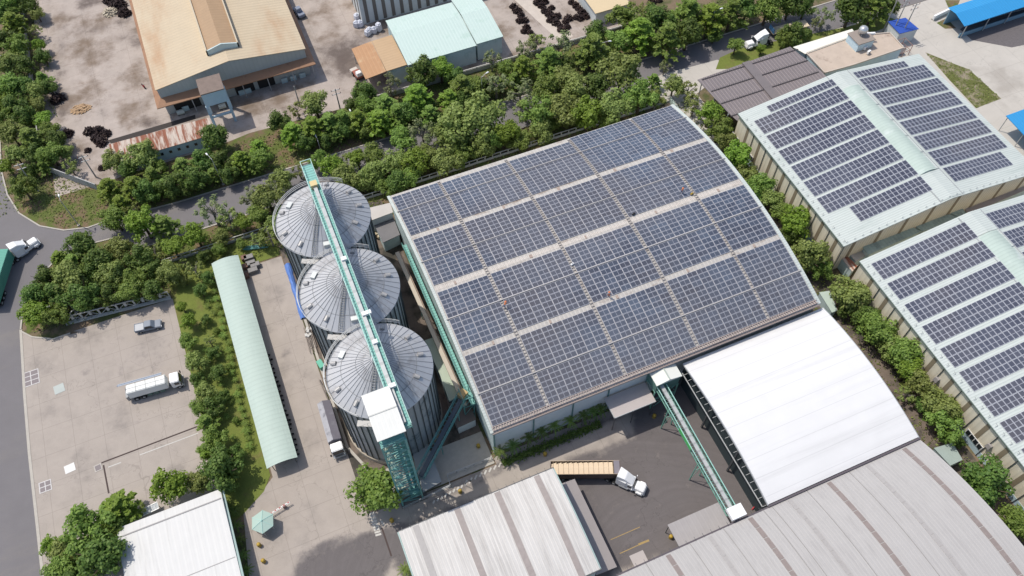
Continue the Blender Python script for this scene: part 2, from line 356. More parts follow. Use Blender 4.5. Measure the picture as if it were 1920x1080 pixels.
# roads
tl = [at(*p) for p in ((0,262),(3,320),(14,365),(36,400),(75,424),(120,432),(165,427),(205,413))]
lowc = [at(*p) for p in ((215,446),(150,462),(100,492),(62,535),(44,575),(39,618))]
road = [(-100,-60)]+[(-58.9,-60),(-58.9,40)]+[at(78,1060),at(70,985),at(55,850),at(46,740)]+lowc[::-1]+[(-33,124.4),(330,124.4),(330,133.7),(-24,133.7)]+tl[::-1]+[(-78,230),(-84,330),(-110,330)]
sheet('road', road, 0.0, ASPH)
ker = strip([(330,133.75),(-24,133.75)]+tl[::-1]+[(-78,230)], .3, -.04, .13)
strip([(-33,124.3),(84,124.3)], .3, -.04, .13, ker)
strip([(-33,124.3)]+lowc, .3, -.04, .13, ker)
strip([at(39,621),at(60,632),at(100,636),at(132,625)], .3, -.04, .13, ker)
strip([at(39,618),at(46,740),at(55,850),at(70,985),at(78,1060),(-58.9,30)], .5, -.04, .05, ker)
struct('kerb', ker, KERB)
sheet('pavement', [at(1196,162),at(1240,140),at(1345,112),at(1372,125),(97,118),(97,100),(90,100),(90,118)], .004, CONC2)
# left yard
lot = [at(39,620),at(60,632),at(100,636),at(150,622),(-49.5,109.0),(-30,109.0),(-29.3,104),(-29.4,72),(-29.6,62),(-44,62),(-46,30),(-58.6,30),at(78,1055),at(70,985),at(55,850),at(46,740)]
def blob(x, y, r):
    n = 9; a0 = random.random()*6; e = random.uniform(.5,1); ang = random.random()*3
    P = []
    for k in range(n): a = 2*pi*k/n; q = r*random.uniform(.65,1.2); u, v = q*cos(a), q*e*sin(a); P.append((x+u*cos(ang)-v*sin(ang), y+u*sin(ang)+v*cos(ang)))
    return P
sheet('parking_yard', lot, -.003, CONC, stains=[(px([(205,620),(330,600),(345,700),(300,760),(230,690)]),4,.35),(px([(190,890),(375,800),(380,880),(210,960)]),2,.22)]+[(blob(random.uniform(-56,-31),random.uniform(66,106),random.uniform(.8,2.2)),.9,random.uniform(.25,.5)) for _ in range(22)])
lawn = [(-29.6,58),(-26.5,59.5),(-22.4,62.0),(-20.6,64.5),(-20.5,110.8),(-7.2,111),(-7.2,117.8),(-30,117.8)]
sheet('lawn', lawn, .012, GRASS)
# lane, yard
yard = [(-20.3,20),(60,20),(60,52),(17.2,52),(17.2,50.6),(-1.5,50.6),(-3.6,56),(-6.6,64),(-7,74),(-7,110.6),(-20.3,110.6),(-20.3,64),(-22.2,62.5),(-26.5,60),(-28.2,48),(-28.2,20)]
tar1 = px([(545,1100),(555,1045),(610,1012),(690,995),(760,975),(900,930),(1035,880),(1060,858),(1110,845),(1260,790),(1300,715),(1425,780),(1460,1000),(1150,1075),(1130,1120),(1080,1085),(760,1085),(738,1058),(700,1130)])
tar2 = px([(765,960),(915,872),(1060,800),(1200,745),(1200,770),(1060,838),(990,868),(850,930),(770,972)])
tar3 = px([(1180,740),(1330,700),(1330,790),(1190,830)])
sheet('yard', yard, 0.002, CONC, stains=[(tar1,1.0,.80),(tar2,.8,.62),(tar3,1.5,.95),(px([(1395,930),(1425,920),(1430,950),(1400,955)]),1,.9)]+[(blob(random.uniform(-14,-7.5),random.uniform(35,106),random.uniform(.8,2.0)),.9,random.uniform(.25,.55)) for _ in range(16)]+[(blob(random.uniform(-24,-4),random.uniform(40,60),random.uniform(.8,2.4)),.9,random.uniform(.25,.5)) for _ in range(8)])
sheet('silo_apron', [(-6.8,50.7),(17,52.2),(17,117),(-6.8,117)], .006, DIRTR)
fr = MB(); fr.box(-6.7,-6.2,64,108,0,.15); fr.box(-3,17,50.9,57.5,.0,.10); strip([(-3.6,57),(-6.4,64)], .5, 0, .15, fr)
struct('apron_kerb', fr, KERB)
sheet('side_lane', [(82.9,0),(96.4,0),(96.4,118),(82.9,118)], -.004, DIRTR)
# scrap yard and factory yard
sy = [(-49,146),(-38,146),(-34,146.3),(-12,147),(-5,148),(20,147),(60,146),(98,145),(98,250),(-47,250)]
sheet('factory_yard', sy, .003, CONCP, stains=[(px([(110,50),(130,45),(125,110),(100,100)]),4,.7),(px([(100,160),(125,165),(130,220),(110,215)]),3,.8),(px([(580,90),(700,50),(680,150),(640,160)]),5,.75),
  (px([(130,50),(235,35),(200,60),(140,75)]),4,.6),(px([(590,0),(700,20),(700,80),(600,90)]),8,.35),(px([(935,0),(1100,0),(1000,95),(940,60)]),4,.3)]+[(blob(random.uniform(-45,-22),random.uniform(150,215),random.uniform(1.5,5)),1.8,random.uniform(.3,.7)) for _ in range(18)]+[(blob(random.uniform(15,34),random.uniform(150,200),random.uniform(1.5,4)),1.6,random.uniform(.3,.7)) for _ in range(9)], step=2.2)
sheet('drop_shade', px([(203,263),(366,215),(367,223),(210,272)]), .012, flat('drop_shade_dark',(.05,.042,.038),.95,var=.3))  # flat dark strip painted for the shaded gap at the retaining drop
sheet('yard_track', px([(965,0),(1000,0),(1075,68),(1050,78)]), .010, mat('pale_track',(.50,.44,.38),.9,var=.2,ns=.6))
# right side
sheet('driveway', [(143,122.5),(88,124.3),(330,124.3),(330,20),(146,20),(146,106),(143,106)], -.005, CONC2)
sheet('front_lawn', px([(1342,130),(1350,108),(1385,92),(1440,80),(1530,62),(1590,50),(1660,30),(1690,40),(1640,60),(1500,105),(1400,128)]), .012, GRASS)
sheet('lawn_corner', px([(1735,98),(1790,120),(1817,130),(1877,185),(1830,203),(1780,150)]), .004, mat('patchy_grass', (.11,.12,.035), .95, var=.3, ns=1, col2=(.26,.22,.16), th=(.45,.62), s2=.25, fine=.3))
sheet('lawn_island', px([(1756,43),(1775,34),(1793,53),(1772,54)]), .004, VERGE)
sheet('lawn_patch', px([(1772,0),(1800,0),(1795,12),(1778,14)]), .004, VERGE)
sheet('gravel_bed', px([(1800,55),(1812,46),(1990,0),(1990,70),(1897,89),(1822,75)]), .006, GRAV)
# painted / inset marks in the yards
mk = MB()
def pxline(mb, a, b, wd, z=.012):
    p, q = at(*a), at(*b); d = (q-p).normalized(); n_ = Vector((-d.y, d.x, 0))*wd/2
    mb.face([(v.x, v.y, z) for v in (p-n_, q-n_, q+n_, p+n_)])
for k in range(9): pxline(mk, (692+k*1.5, 964+k*5), (702+k*1.6, 961+k*5), .35)
for k in range(10): pxline(mk, (812+k*7.5, 944-k*4.2), (815+k*7.5, 938-k*4.2), .3)
for k in range(10): pxline(mk, (872+k*9, 908-k*4.6), (876+k*9, 900-k*4.6), .3)
pxline(mk, (203,876),(227,867),.2); pxline(mk, (262,853),(372,812),.2); pxline(mk, (715,977),(720,985),.3); pxline(mk,(1041,914),(1046,925),.15)
struct('white_road_marking', mk, mat('worn_white_marking', (.50,.48,.44), .8, var=.25, ns=3))
mk = MB(); pxline(mk, (1145,1012),(1200,988),.12); pxline(mk, (1162,1038),(1197,1022),.14); pxline(mk,(1197,1021),(1217,1013),.35)
struct('yellow_road_marking', mk, mat('worn_yellow_marking', (.34,.24,.10), .8, var=.3, ns=3))
mk = MB()
for a, b, wd in (((190,868),(372,799),.28),((194,872),(204,925),.28),((716,990),(734,1043),.28)): pxline(mk, a, b, wd, .014)
struct('drain_channel', mk, flat('drain_dark', (.07,.05,.045), .9))
def hatch(name, c, L, W, rz, lab, cells, col):
    p = at(*c); t = thing(name, lab, 'hatch', p, rz, None)
    a = MB(); a.box(-L/2,L/2,-W/2,W/2,0,.04); a.build('cover', col, t, False)
    if cells:
        nx, ny = cells; d = MB(); f = .15
        cw = (L-f*(nx+1))/nx; ch = (W-f*(ny+1))/ny
        for i in range(nx):
            for j in range(ny): x = -L/2+f+i*(cw+f); y = -W/2+f+j*(ch+f); d.box(x,x+cw,y,y+ch,.03,.046)
        d.build('grate', flat('grate_grey', (.22,.19,.19), .8), t, False)
hatch('drain_hatch', (58,709), 3.0, 3.3, 0, 'white framed drain hatch of six dark grates beside the left road', (2,3), mat('worn_white',(.56,.54,.52),.8,var=.15,ns=2))
hatch('drain_hatch', (85,912), 2.1, 2.1, 0, 'small white framed drain hatch of four dark grates beside the left road', (2,2), MATS['worn_white'])
hatch('manhole_cover', (111,729), 1.9, 1.9, .1, 'grey green concrete cover between the six grate hatch and the tanker', None, mat('cover_grey', (.42,.45,.42), .8))
hatch('manhole_cover', (131,878), 1.8, 1.6, .1, 'white concrete cover up and right of the four grate hatch', None, mat('cover_white', (.68,.67,.64), .8))
hatch('drain_hatch', (184,877), 1.3, 1.3, .1, 'small dark grate in the yard where the drain channel turns', (1,1), CONC2)

# ---------------- buildings ----------------
def arcz(y, y0, y1, ze, za):
    h = (y1-y0)/2; s = za-ze; R = (h*h+s*s)/(2*s); c = (y0+y1)/2; return za-R+sqrt(max(R*R-(y-c)**2, 0))
def barrel(mb, x0, x1, y0, y1, zf, n=28, th=.18, nx=1):
    ys = [y0+(y1-y0)*i/n for i in range(n+1)]
    vs = []; 
    for y in ys: vs += [(x0,y,zf(y)),(x1,y,zf(y)),(x0,y,zf(y)-th),(x1,y,zf(y)-th)]
    fs = []
    for i in range(n):
        a = 4*i; b = a+4; fs += [(a,a+1,b+1,b),(a+2,b+2,b+3,a+3),(a,b,b+2,a+2),(a+1,a+3,b+3,b+1)]
    fs += [(0,2,3,1),(4*n,4*n+1,4*n+3,4*n+2)]
    mb.raw(vs, fs)
def gwall(mb, x0, x1, y0, y1, zf, n=24):
    "solid wall slab x0..x1 whose top follows zf(y)"
    ys = [y0+(y1-y0)*i/n for i in range(n+1)]
    for i in range(n):
        a, b = ys[i], ys[i+1]
        mb.face([(x0,b,0),(x0,a,0),(x0,a,zf(a)),(x0,b,zf(b))]); mb.face([(x1,a,0),(x1,b,0),(x1,b,zf(b)),(x1,a,zf(a))])
    mb.face([(x0,y0,0),(x1,y0,0),(x1,y0,zf(y0)),(x0,y0,zf(y0))]); mb.face([(x1,y1,0),(x0,y1,0),(x0,y1,zf(y1)),(x1,y1,zf(y1))])
UVQ = [(0,0),(1,0),(1,1),(0,1)]
def panels(xs0, xs1, y0, y1, pw, ph, zf, lift, gap=.035, rows=None):
    "grid of framed panels lying on a roof z=zf(x,y)"
    mb = MB(); nx = max(1, round((xs1-xs0)/pw)); ny = rows or max(1, round((y1-y0)/ph)); dx = (xs1-xs0)/nx; dy = (y1-y0)/ny
    for i in range(nx):
        for j in range(ny):
            a, b, c, d = xs0+i*dx+gap, xs0+(i+1)*dx-gap, y0+j*dy+gap, y0+(j+1)*dy-gap
            q = [(a,c),(b,c),(b,d),(a,d)]; top = [(x,y,zf(x,y)+lift) for x, y in q]; bot = [(x,y,zf(x,y)+lift-.05) for x, y in q]
            mb.face(top, UVQ, random.random())
            for k in range(4): mb.face([bot[k],bot[(k+1)%4],top[(k+1)%4],top[k]], [(0,0)]*4, .5)
    return mb

# --- main warehouse, barrel roof with solar arrays ---
MW = thing('solar_warehouse', 'large white warehouse whose barrel roof is covered edge to edge with solar panels', 'warehouse', (50,80,0))
mz = lambda y: arcz(y, 52.1, 108, 10.8, 15.0)
b = MB(); barrel(b, 17.3, 82.8, 52.1, 108, mz, 40, .2); b.build('roof', ROOFM, MW)
b = MB(); barrel(b, 82.35, 83.1, 52.0, 108.1, lambda y: mz(y)+.10, 40, .4); b.build('verge_trim', PALE, MW); b = MB(); barrel(b, 17.0, 17.55, 52.0, 108.1, lambda y: mz(y)+.10, 40, .4); b.build('verge_trim', PALE, MW)
b = MB(); gwall(b, 17.6, 17.8, 52.6, 107.6, lambda y: mz(y)-.25); b.build('gable_wall', WALLT, MW); b = MB(); gwall(b, 82.3, 82.5, 52.6, 107.6, lambda y: mz(y)-.25); b.build('gable_wall', WALLT, MW)
b = MB(); b.box(17.8,82.3,52.6,52.8,0,10.5); b.box(17.8,82.3,107.4,107.6,0,10.5); b.build('wall', WALLW, MW)
b = MB(); b.box(17.8,82.3,52.48,52.6,8.6,8.72); b.build('wall_band', DSTEEL, MW)
for x in (17.75,25.2,32.8,39.8,47.5): b = MB(); b.tube((x,52.45,0),(x,52.45,10.6),.13); b.build('downpipe', flat('teal_pipe',(.12,.22,.21)), MW)
b = MB(); b.box(17.3,82.8,51.75,52.08,10.45,10.72); b.build('gutter', SKYL, MW)
b = MB()   # pipes and edge rail along the front eave
for k in range(130): x = 17.6+k*.5; b.box(x,x+.12,52.15,52.9,mz(52.5)+.05,mz(52.5)+.28+.1*random.random())
b.box(17.6,82.6,52.2,52.3,10.95,11.1); b.box(17.6,82.6,52.75,52.82,11.1,11.25); b.build('eave_clamps', mat('pinkish_steel',(.36,.30,.28),.7,var=.3,ns=4), MW)
XB = [(17.75,27.6),(28.25,42.55),(43.2,57.05),(57.75,71.9),(72.5,82.25)]
YB = [(53.0,58.65),(58.92,65.9),(66.95,73.4),(73.66,79.5),(81.2,86.95),(87.17,93.15),(94.4,101.95),(102.18,107.75)]
for j, (y0, y1) in enumerate(YB):
    for i, (x0, x1) in enumerate(XB):
        a = y0; c = y1
        if j == 7 and i == 0: c = 107.2
        if j == 7 and i in (1,2): c = 106.6
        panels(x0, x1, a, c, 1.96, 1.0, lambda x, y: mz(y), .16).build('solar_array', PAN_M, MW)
for x in (27.9,42.85,57.4,72.2):
    b = MB(); n = 90
    for s_ in (-.27,.27):
        barrel(b, x+s_-.03, x+s_+.03, 52.6, 107.6, lambda y: mz(y)+.12, 40, .08)
    for k in range(n): y = 52.8+k*.61; b.box(x-.3,x+.3,y,y+.16,mz(y)+.10,mz(y)+.17)
    b.build('cable_walkway', mat('walkway_metal',(.22,.205,.20),.7,var=.3,ns=3), MW)
for y in (58.78,73.52,87.05,102.05):
    b = MB(); b.box(17.4,82.6,y-.07,y+.07,mz(y)+.02,mz(y)+.34); b.build('cable_duct', mat('duct_grey',(.42,.40,.385),.6), MW)
for y in (66.45,80.3,93.8):
    for k in range(5): x = 21+k*13.2+random.random()*3; b = MB(); b.box(x,x+.3+random.random()*.3,y-.4,y+.3,mz(y)+.01,mz(y)+.1); b.build('roof_patch', mat('rust_patch',(.33,.26,.22),.8,var=.4,ns=2), MW)
# ridge line dirt and vent slats
b = MB()
for k in range(210): x = 17.8+k*.307; b.box(x,x+.12,80.0,80.7,15.0,15.06)
b.build('ridge_slats', mat('ridge_metal',(.58,.53,.48),.7,var=.3,ns=2), MW)
# awning on the front wall
AW = thing('loading_awning', 'flat grey brown loading awning on the front wall of the solar warehouse', 'awning', (43.6,50.6,0))
b = MB(); b.box(39.0,47.2,48.2,52.3,5.85,6.05); b.build('canopy_sheet', mat('awning_grey',(.42,.375,.355),.7,var=.1), AW)
b = MB(); b.box(38.88,38.98,48.1,52.3,5.75,6.1); b.box(38.88,47.2,48.07,48.18,5.75,6.1); b.build('edge_trim', STEEL, AW)
for x in (39.2,43.0,47.0): b = MB(); b.tube((x,48.4,0),(x,48.4,5.85),.09); b.build('post', DSTEEL, AW)

# --- white barrel shed ---
WS = thing('white_shed', 'open sided shed with a bright white barrel roof in front of the solar warehouse', 'shed', (69,38,0))
wz = lambda y: arcz(y, 23.6, 51.9, 9.1, 10.7)
b = MB(); barrel(b, 54.1, 83.9, 23.7, 51.7, wz, 30, .15); b.build('roof', WHITE, WS)
b = MB(); barrel(b, 53.95, 54.15, 23.6, 51.6, lambda y: wz(y)-.02, 30, .28); barrel(b, 83.85, 84.05, 23.6, 51.7, lambda y: wz(y)-.02, 30, .28); b.build('edge_trim', STEEL, WS)
b = MB(); n = 20
for x in (54.5,):
    for k in range(n):
        y0 = 24+k*27.4/n; y1 = 24+(k+1)*27.4/n; ym = (y0+y1)/2
        b.bar((x,y0,wz(y0)-1.5),(x,ym,wz(ym)-.2),.09); b.bar((x,ym,wz(ym)-.2),(x,y1,wz(y1)-1.5),.09); b.bar((x,y0,wz(y0)-1.5),(x,y1,wz(y1)-1.5),.16)
        b.bar((x-.9,y0,wz(y0)-1.55),(x,y0,wz(y0)-1.5),.07)
    b.bar((x-.9,24,wz(24)-1.55),(x-.9,51.4,wz(51.4)-1.55),.16)
b.build('truss', STEEL, WS)
for y in (24.3,33.4,42.4,51.2):
    for x in (54.5,83.6): b = MB(); b.box(x-.15,x+.15,y-.15,y+.15,0,wz(y)-.3); b.build('column', DSTEEL, WS)
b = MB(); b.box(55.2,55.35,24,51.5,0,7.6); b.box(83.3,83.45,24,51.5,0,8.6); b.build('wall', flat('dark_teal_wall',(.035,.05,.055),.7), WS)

# --- grey warehouse bottom right ---
GW = thing('grey_warehouse', 'huge grey curved roof warehouse with brown skylight strips in the lower right corner', 'warehouse', (55,-2,0))
gz = lambda y: arcz(y, -27, 23.3, 8.7, 14.2)
b = MB(); barrel(b, 26.5, 84.1, -27, 23.3, gz, 48, .2); b.build('roof', GREYR, GW)
b = MB(); b.box(27,83.6,22.3,22.5,0,8.6); b.box(27,83.6,-26.2,-26,0,8.6); b.build('wall', WALLW, GW)
b = MB(); gwall(b, 26.9, 27.1, -26, 22.3, lambda y: gz(y)-.25); b.build('gable_wall', WALLW, GW)
b = MB(); gwall(b, 83.5, 83.7, -26, 22.3, lambda y: gz(y)-.25); b.build('gable_wall', WALLW, GW)
for x in (35.3,50.3,65.4,80.5):
    b = MB()
    for k in range(25):
        y1 = 23.0-k*2.0; barrel(b, x-.4, x+.4, y1-1.88, y1, lambda y: gz(y)+.06, 3, .05)
    b.build('skylight', SKYL, GW)
for x in (42.8,57.8,73.0):
    b = MB()
    for k in range(25):
        y1 = 23.0-k*2.0; barrel(b, x-.35, x+.35, y1-1.9, y1, lambda y: gz(y)+.05, 3, .04)
    b.build('skylight', SKYL2, GW)
b = MB()
for x in (53.0,54.6,61.3,69.6,45.5,39.4,31.5): barrel(b, x-.05, x+.05, -26, 23.2, lambda y: gz(y)+.04, 30, .05)
b.build('roof_seam', flat('seam_grey',(.25,.24,.23),.7), GW)
b = MB(); b.box(26.4,54,23.25,23.5,8.35,8.75); b.box(54,84.2,23.3,23.62,8.6,9.0)
b.build('gutter', flat('gutter_purple_grey',(.10,.085,.095),.7), GW)
for k in range(19): x = 27+k*1.5; b = MB(); b.bar((x,23.2,8.85),(x,23.9,8.75),.05); b.build('gutter_hook', DSTEEL, GW)
AW2 = thing('loading_awning', 'flat grey awning in front of the grey curved roof warehouse under the conveyor foot', 'awning', (43.5,25.5,0))
b = MB(); b.box(38.9,48.6,22.9,28.2,4.0,4.2); b.build('canopy_sheet', mat('awning_grey2',(.335,.315,.31),.7,var=.1,ribs=('X',1,.05,.01)), AW2)
for x in (39.1,43.7,48.4): b = MB(); b.tube((x,28,0),(x,28,4),.08); b.build('post', DSTEEL, AW2)
AW3 = thing('loading_awning', 'very small grey awning at the left end of the grey curved roof warehouse', 'awning', (31,24,0))
b = MB(); b.box(*[ (at(1187,1053,3)).x-.2, at(1208,1045,3).x+.3], 22.4, at(1198,1040,3).y+.4, 3.0, 3.15); b.build('canopy_sheet', mat('awning_grey3',(.40,.36,.34),.7), AW3)
b = MB(); b.tube((at(1187,1053,3).x,23.6,0),(at(1187,1053,3).x,23.6,3),.06); b.build('post', DSTEEL, AW3)

# --- ribbed white building, bottom centre ---
BL = thing('ribbed_roof_building', 'building with a ribbed white roof crossed by four brown skylight strips, bottom centre', 'building', (11,34,0))
blz = lambda y: arcz(y, 25.2, 43.05, 8.95, 9.6)
b = MB(); barrel(b, -2.6, 24.5, 25.2, 43.05, blz, 14, .15); b.build('roof', BLR, BL)
b = MB(); b.box(-2.3,24.2,42.5,42.7,0,8.7); b.box(-2.3,24.2,25.6,25.8,0,8.7); b.box(-2.3,-2.1,25.8,42.5,0,8.7); b.box(24.0,24.2,25.8,42.5,0,8.7); b.build('wall', WALLT, BL)
for x in (.2,7.3,14.35,21.45): b = MB(); barrel(b, x-.5, x+.5, 25.3, 42.9, lambda y: blz(y)+.05, 14, .04); b.build('skylight', SKYL2 if x<1 else mat('worn_skylight',(.30,.262,.245),.6,var=.25,ns=1.5), BL)
b = MB(); barrel(b, 24.52, 24.72, 25.2, 43.05, lambda y: blz(y)-.1, 14, .3); barrel(b, -2.85, -2.62, 25.2, 43.05, lambda y: blz(y)-.1, 14, .3); b.build('gutter', mat('gutter_pale_teal',(.30,.40,.38),.6,var=.15), BL)
b = MB(); b.box(-2.6,24.7,43.07,43.2,8.65,8.95)
for k in range(20): x = -2+k*1.4; b.bar((x,42.95,9.0),(x,43.6,8.9),.05)
b.build('eave_rail', DSTEEL, BL)
b = MB(); b.box(-2.6,24.7,25.05,25.18,8.65,8.95)
for k in range(20): x = -2+k*1.4; b.bar((x,25.3,8.95),(x,24.8,8.85),.05)
b.build('eave_rail', DSTEEL, BL)
LT = thing('lean_to_roof', 'narrow grey brown lean-to canopy along the right side of the ribbed white roof', 'canopy', (26.5,33.5,0))
b = MB(); b.raw([(24.35,25.5,4.2),(28.2,25.5,3.5),(28.2,41.6,3.5),(24.35,41.6,4.2),(24.35,25.5,4.05),(28.2,25.5,3.35),(28.2,41.6,3.35),(24.35,41.6,4.05)],[(0,1,2,3),(7,6,5,4),(0,4,5,1),(1,5,6,2),(2,6,7,3)]); b.build('canopy_sheet', mat('leanto_grey',(.30,.27,.26),.7,var=.08), LT)
for y in (26,31,36,41): b = MB(); b.tube((27.9,y,0),(27.9,y,3.45),.08); b.build('post', DSTEEL, LT)

# --- small white roof building lower left ---
SB = thing('white_roof_building', 'small building with a plain white pitched roof among trees, lower left', 'building', (-37,52,0))
b = MB(); y1 = 63.2; yr = 61.4
b.raw([(-45.6,40,4.4),(-28.3,40,4.4),(-28.3,yr,5.2),(-45.6,yr,5.2),(-45.6,y1,4.9),(-28.3,y1,4.9)]+[(-45.6,40,4.25),(-28.3,40,4.25),(-28.3,y1,4.75),(-45.6,y1,4.75)],[(0,1,2,3),(3,2,5,4),(0,6,7,1),(4,5,8,9),(1,7,8,5,2),(0,3,4,9,6)])
b.build('roof', mat('white_roof_small',(.58,.575,.555),.55,var=.07,ns=.5,col2=(.48,.475,.455),s2=.5,stretch=(1.5,.1,1),ribs=('X',1.0,.04,.01)), SB)
b = MB(); b.box(-45.4,-28.5,yr-.1,yr+.1,5.15,5.3); b.build('ridge_line', flat('ridge_dark',(.25,.24,.24)), SB); b = MB(); b.box(-45.4,-28.5,50.9,51.0,4.78,4.86); b.build('ridge_line', flat('ridge_dark',(.25,.24,.24)), SB)
b = MB(); b.box(-45.2,-28.8,40.3,62.8,0,4.2); b.build('wall', WALLT, SB)
b = MB(); b.box(-28.25,-27.9,40,63,4.3,4.6); b.build('gutter', mat('gutter_pale_teal',(.3,.4,.38)), SB)
for y in (45,49,53,57,61): b = MB(); b.box(-28.8,-28.72,y,y+1.4,1.4,2.8); b.build('window', GLASS, SB)

# --- long mint canopy ---
LC = thing('long_mint_canopy', 'long narrow mint green canopy between the garden and the concrete lane', 'canopy', (-17.7,88,0))
cz = lambda x: 3.0+.55*(1-((x+17.7)/2.75)**2)
b = MB(); n = 10
for i in range(n):
    a_, c_ = -20.45+5.5*i/n, -20.45+5.5*(i+1)/n
    b.raw([(a_,64.5,cz(a_)),(c_,64.5,cz(c_)),(c_,112,cz(c_)),(a_,112,cz(a_)),(a_,64.5,cz(a_)-.08),(c_,64.5,cz(c_)-.08),(c_,112,cz(c_)-.08),(a_,112,cz(a_)-.08)],[(0,1,2,3),(7,6,5,4),(0,4,5,1),(2,6,7,3)])
b.build('roof', MINTB, LC)
for k in range(13):
    y = 65+k*3.9; b = MB(); b.tube((-19.6,y,0),(-19.6,y,3.1),.07); b.bar((-20.3,y,2.95),(-15.1,y,2.95),.1); b.tube((-15.6,y,0),(-15.6,y,3.0),.06); b.build('frame', DSTEEL, LC)

# --- tan factory top left ---
TF = thing('tan_factory', 'tan gabled factory with a rusty monitor ridge and brown skirt roof, top left', 'factory', (-4,185,0))
fz = lambda x: 8.0+2.5*(1-abs(x+4)/17.7)
b = MB(); Y0, Y1 = 161.3, 232
for x0, x1 in ((-21.7,-4),(-4,13.7)):
    b.raw([(x0,Y0,fz(x0)),(x1,Y0,fz(x1)),(x1,Y1,fz(x1)),(x0,Y1,fz(x0)),(x0,Y0,fz(x0)-.15),(x1,Y0,fz(x1)-.15),(x1,Y1,fz(x1)-.15),(x0,Y1,fz(x0)-.15)],[(0,1,2,3),(7,6,5,4),(0,4,5,1),(2,6,7,3),(1,5,6,2),(3,7,4,0)])
b.build('roof', TAN, TF)
b = MB()
for x0, x1 in ((-21.4,-4),(-4,13.4)): b.raw([(x0,Y0+.25,0),(x1,Y0+.25,0),(x1,Y0+.25,fz(x1)-.15),(x0,Y0+.25,fz(x0)-.15)],[(0,1,2,3)])
b.box(-21.4,-21.2,Y0+.3,Y1,0,7.8); b.box(13.2,13.4,Y0+.3,Y1,0,7.8); b.build('wall', mat('factory_wall',(.44,.45,.42),.8,var=.1,ns=.4,ribs=('X',1,.05,.01)), TF)
b = MB(); zz = (5.3,4.5)
b.raw([(-21.4,Y0+.3,zz[0]),(13.4,Y0+.3,zz[0]),(14.9,Y0-2.0,zz[1]),(-22.9,Y0-2.0,zz[1]),(-21.4,Y1,zz[0]),(-22.9,Y1,zz[1]),(13.4,Y1,zz[0]),(14.9,Y1,zz[1])],[(3,2,1,0),(5,3,0,4),(2,7,6,1)])
b.raw([(-22.9,Y0-2,4.5),(14.9,Y0-2,4.5),(14.9,Y0-2,4.3),(-22.9,Y0-2,4.3)],[(3,2,1,0)])
b.build('skirt_roof', SKIRT, TF)
b = MB(); b.box(-8.2,-7.9,165.6,232,9.6,11.5); b.box(-.9,-.6,165.6,232,9.6,11.5); b.build('monitor_side', mat('cream_trim',(.50,.43,.32),.7), TF)
b = MB(); b.raw([(-7.9,165.9,11.1),(-4.4,165.9,12.0),(-.9,165.9,11.1),(-.9,232,11.1),(-4.4,232,12.0),(-7.9,232,11.1)],[(0,1,4,5),(1,2,3,4)]); b.build('monitor_roof', mat('monitor_brown',(.36,.24,.14),.6,var=.15,ribs=('Y',1,.05,.01)), TF)
b = MB(); b.raw([(-8.2,165.6,9.6),(-.6,165.6,9.6),(-.6,165.6,11.2),(-4.4,165.6,12.2),(-8.2,165.6,11.2)],[(0,1,2,3,4)]); b.raw([(-8.2,165.6,11.2),(-4.4,165.6,12.2),(-4.4,165.9,12.2),(-8.2,165.9,11.2)],[(0,1,2,3)]); b.raw([(-4.4,165.6,12.2),(-.6,165.6,11.2),(-.6,165.9,11.2),(-4.4,165.9,12.2)],[(0,1,2,3)]); b.build('monitor_end', WALLT, TF)
for x0, x1 in ((-19.5,-13.5),(-5,-.5),(0.5,4.5)): b = MB(); b.box(x0,x1,Y0+.1,Y0+.22,.1,3.4); b.build('door_opening', DARKIN, TF)
for x0 in (-18,-12,-4.5,-3,6,8.2,10.5): b = MB(); b.box(x0,x0+1.5,Y0-.25,Y0-.1,0,1.4); b.build('low_panel', WALLT, TF)
for x in (-21,-15,-9,-3,3,9,14): b = MB(); b.tube((x,Y0-1.6,0),(x,Y0-1.6,4.4),.1); b.build('post', STEEL, TF)

PT = thing('hoist_tower', 'pale blue concrete frame tower with a flat dark slab roof before the tan factory', 'tower', (-9.5,155.5,0))
b = MB(); b.box(-12.3,-6.9,153.0,158.4,10.0,10.25); b.build('roof_slab', mat('mossy_slab',(.20,.155,.13),.9,var=.35,ns=.8,fine=.3), PT)
b = MB(); b.box(-12.2,-7.0,153.1,153.3,6.4,10); b.box(-12.2,-12.0,153.3,158.3,6.4,10); b.box(-7.2,-7.0,153.3,158.3,6.4,10); b.build('upper_wall', BLUEW, PT)
for x in (-12.0,-7.2):
    for y in (153.3,158.0): b = MB(); b.box(x-.3,x+.3,y-.3,y+.3,0,6.4); b.build('leg', BLUEW, PT)
b = MB(); b.box(-11.7,-7.5,153.15,153.45,2.6,3.1); b.box(-11.7,-7.5,157.85,158.15,2.6,3.1); b.build('cross_beam', BLUEW, PT)

RS = thing('rusty_shed', 'long low shed with a rust streaked white roof and blue front wall', 'shed', (-24,150,0))
b = MB(); b.raw([(-34.8,147.1,3.6),(-12.4,147.1,3.6),(-12.4,152.0,4.3),(-34.8,152.6,4.3),(-34.8,147.1,3.5),(-12.4,147.1,3.5),(-12.4,152.0,4.2),(-34.8,152.6,4.2)],[(0,1,2,3),(7,6,5,4),(0,4,5,1),(1,5,6,2),(2,6,7,3),(3,7,4,0)]); b.build('roof', RUST, RS)
b = MB(); b.box(-34.5,-12.6,147.4,151.9,0,3.4); b.build('wall', BLUEW, RS)
for k in range(7): x = -25+k*1.9; b = MB(); b.box(x,x+.6,147.3,147.42,1.6,2.3); b.build('window', GLASS, RS)

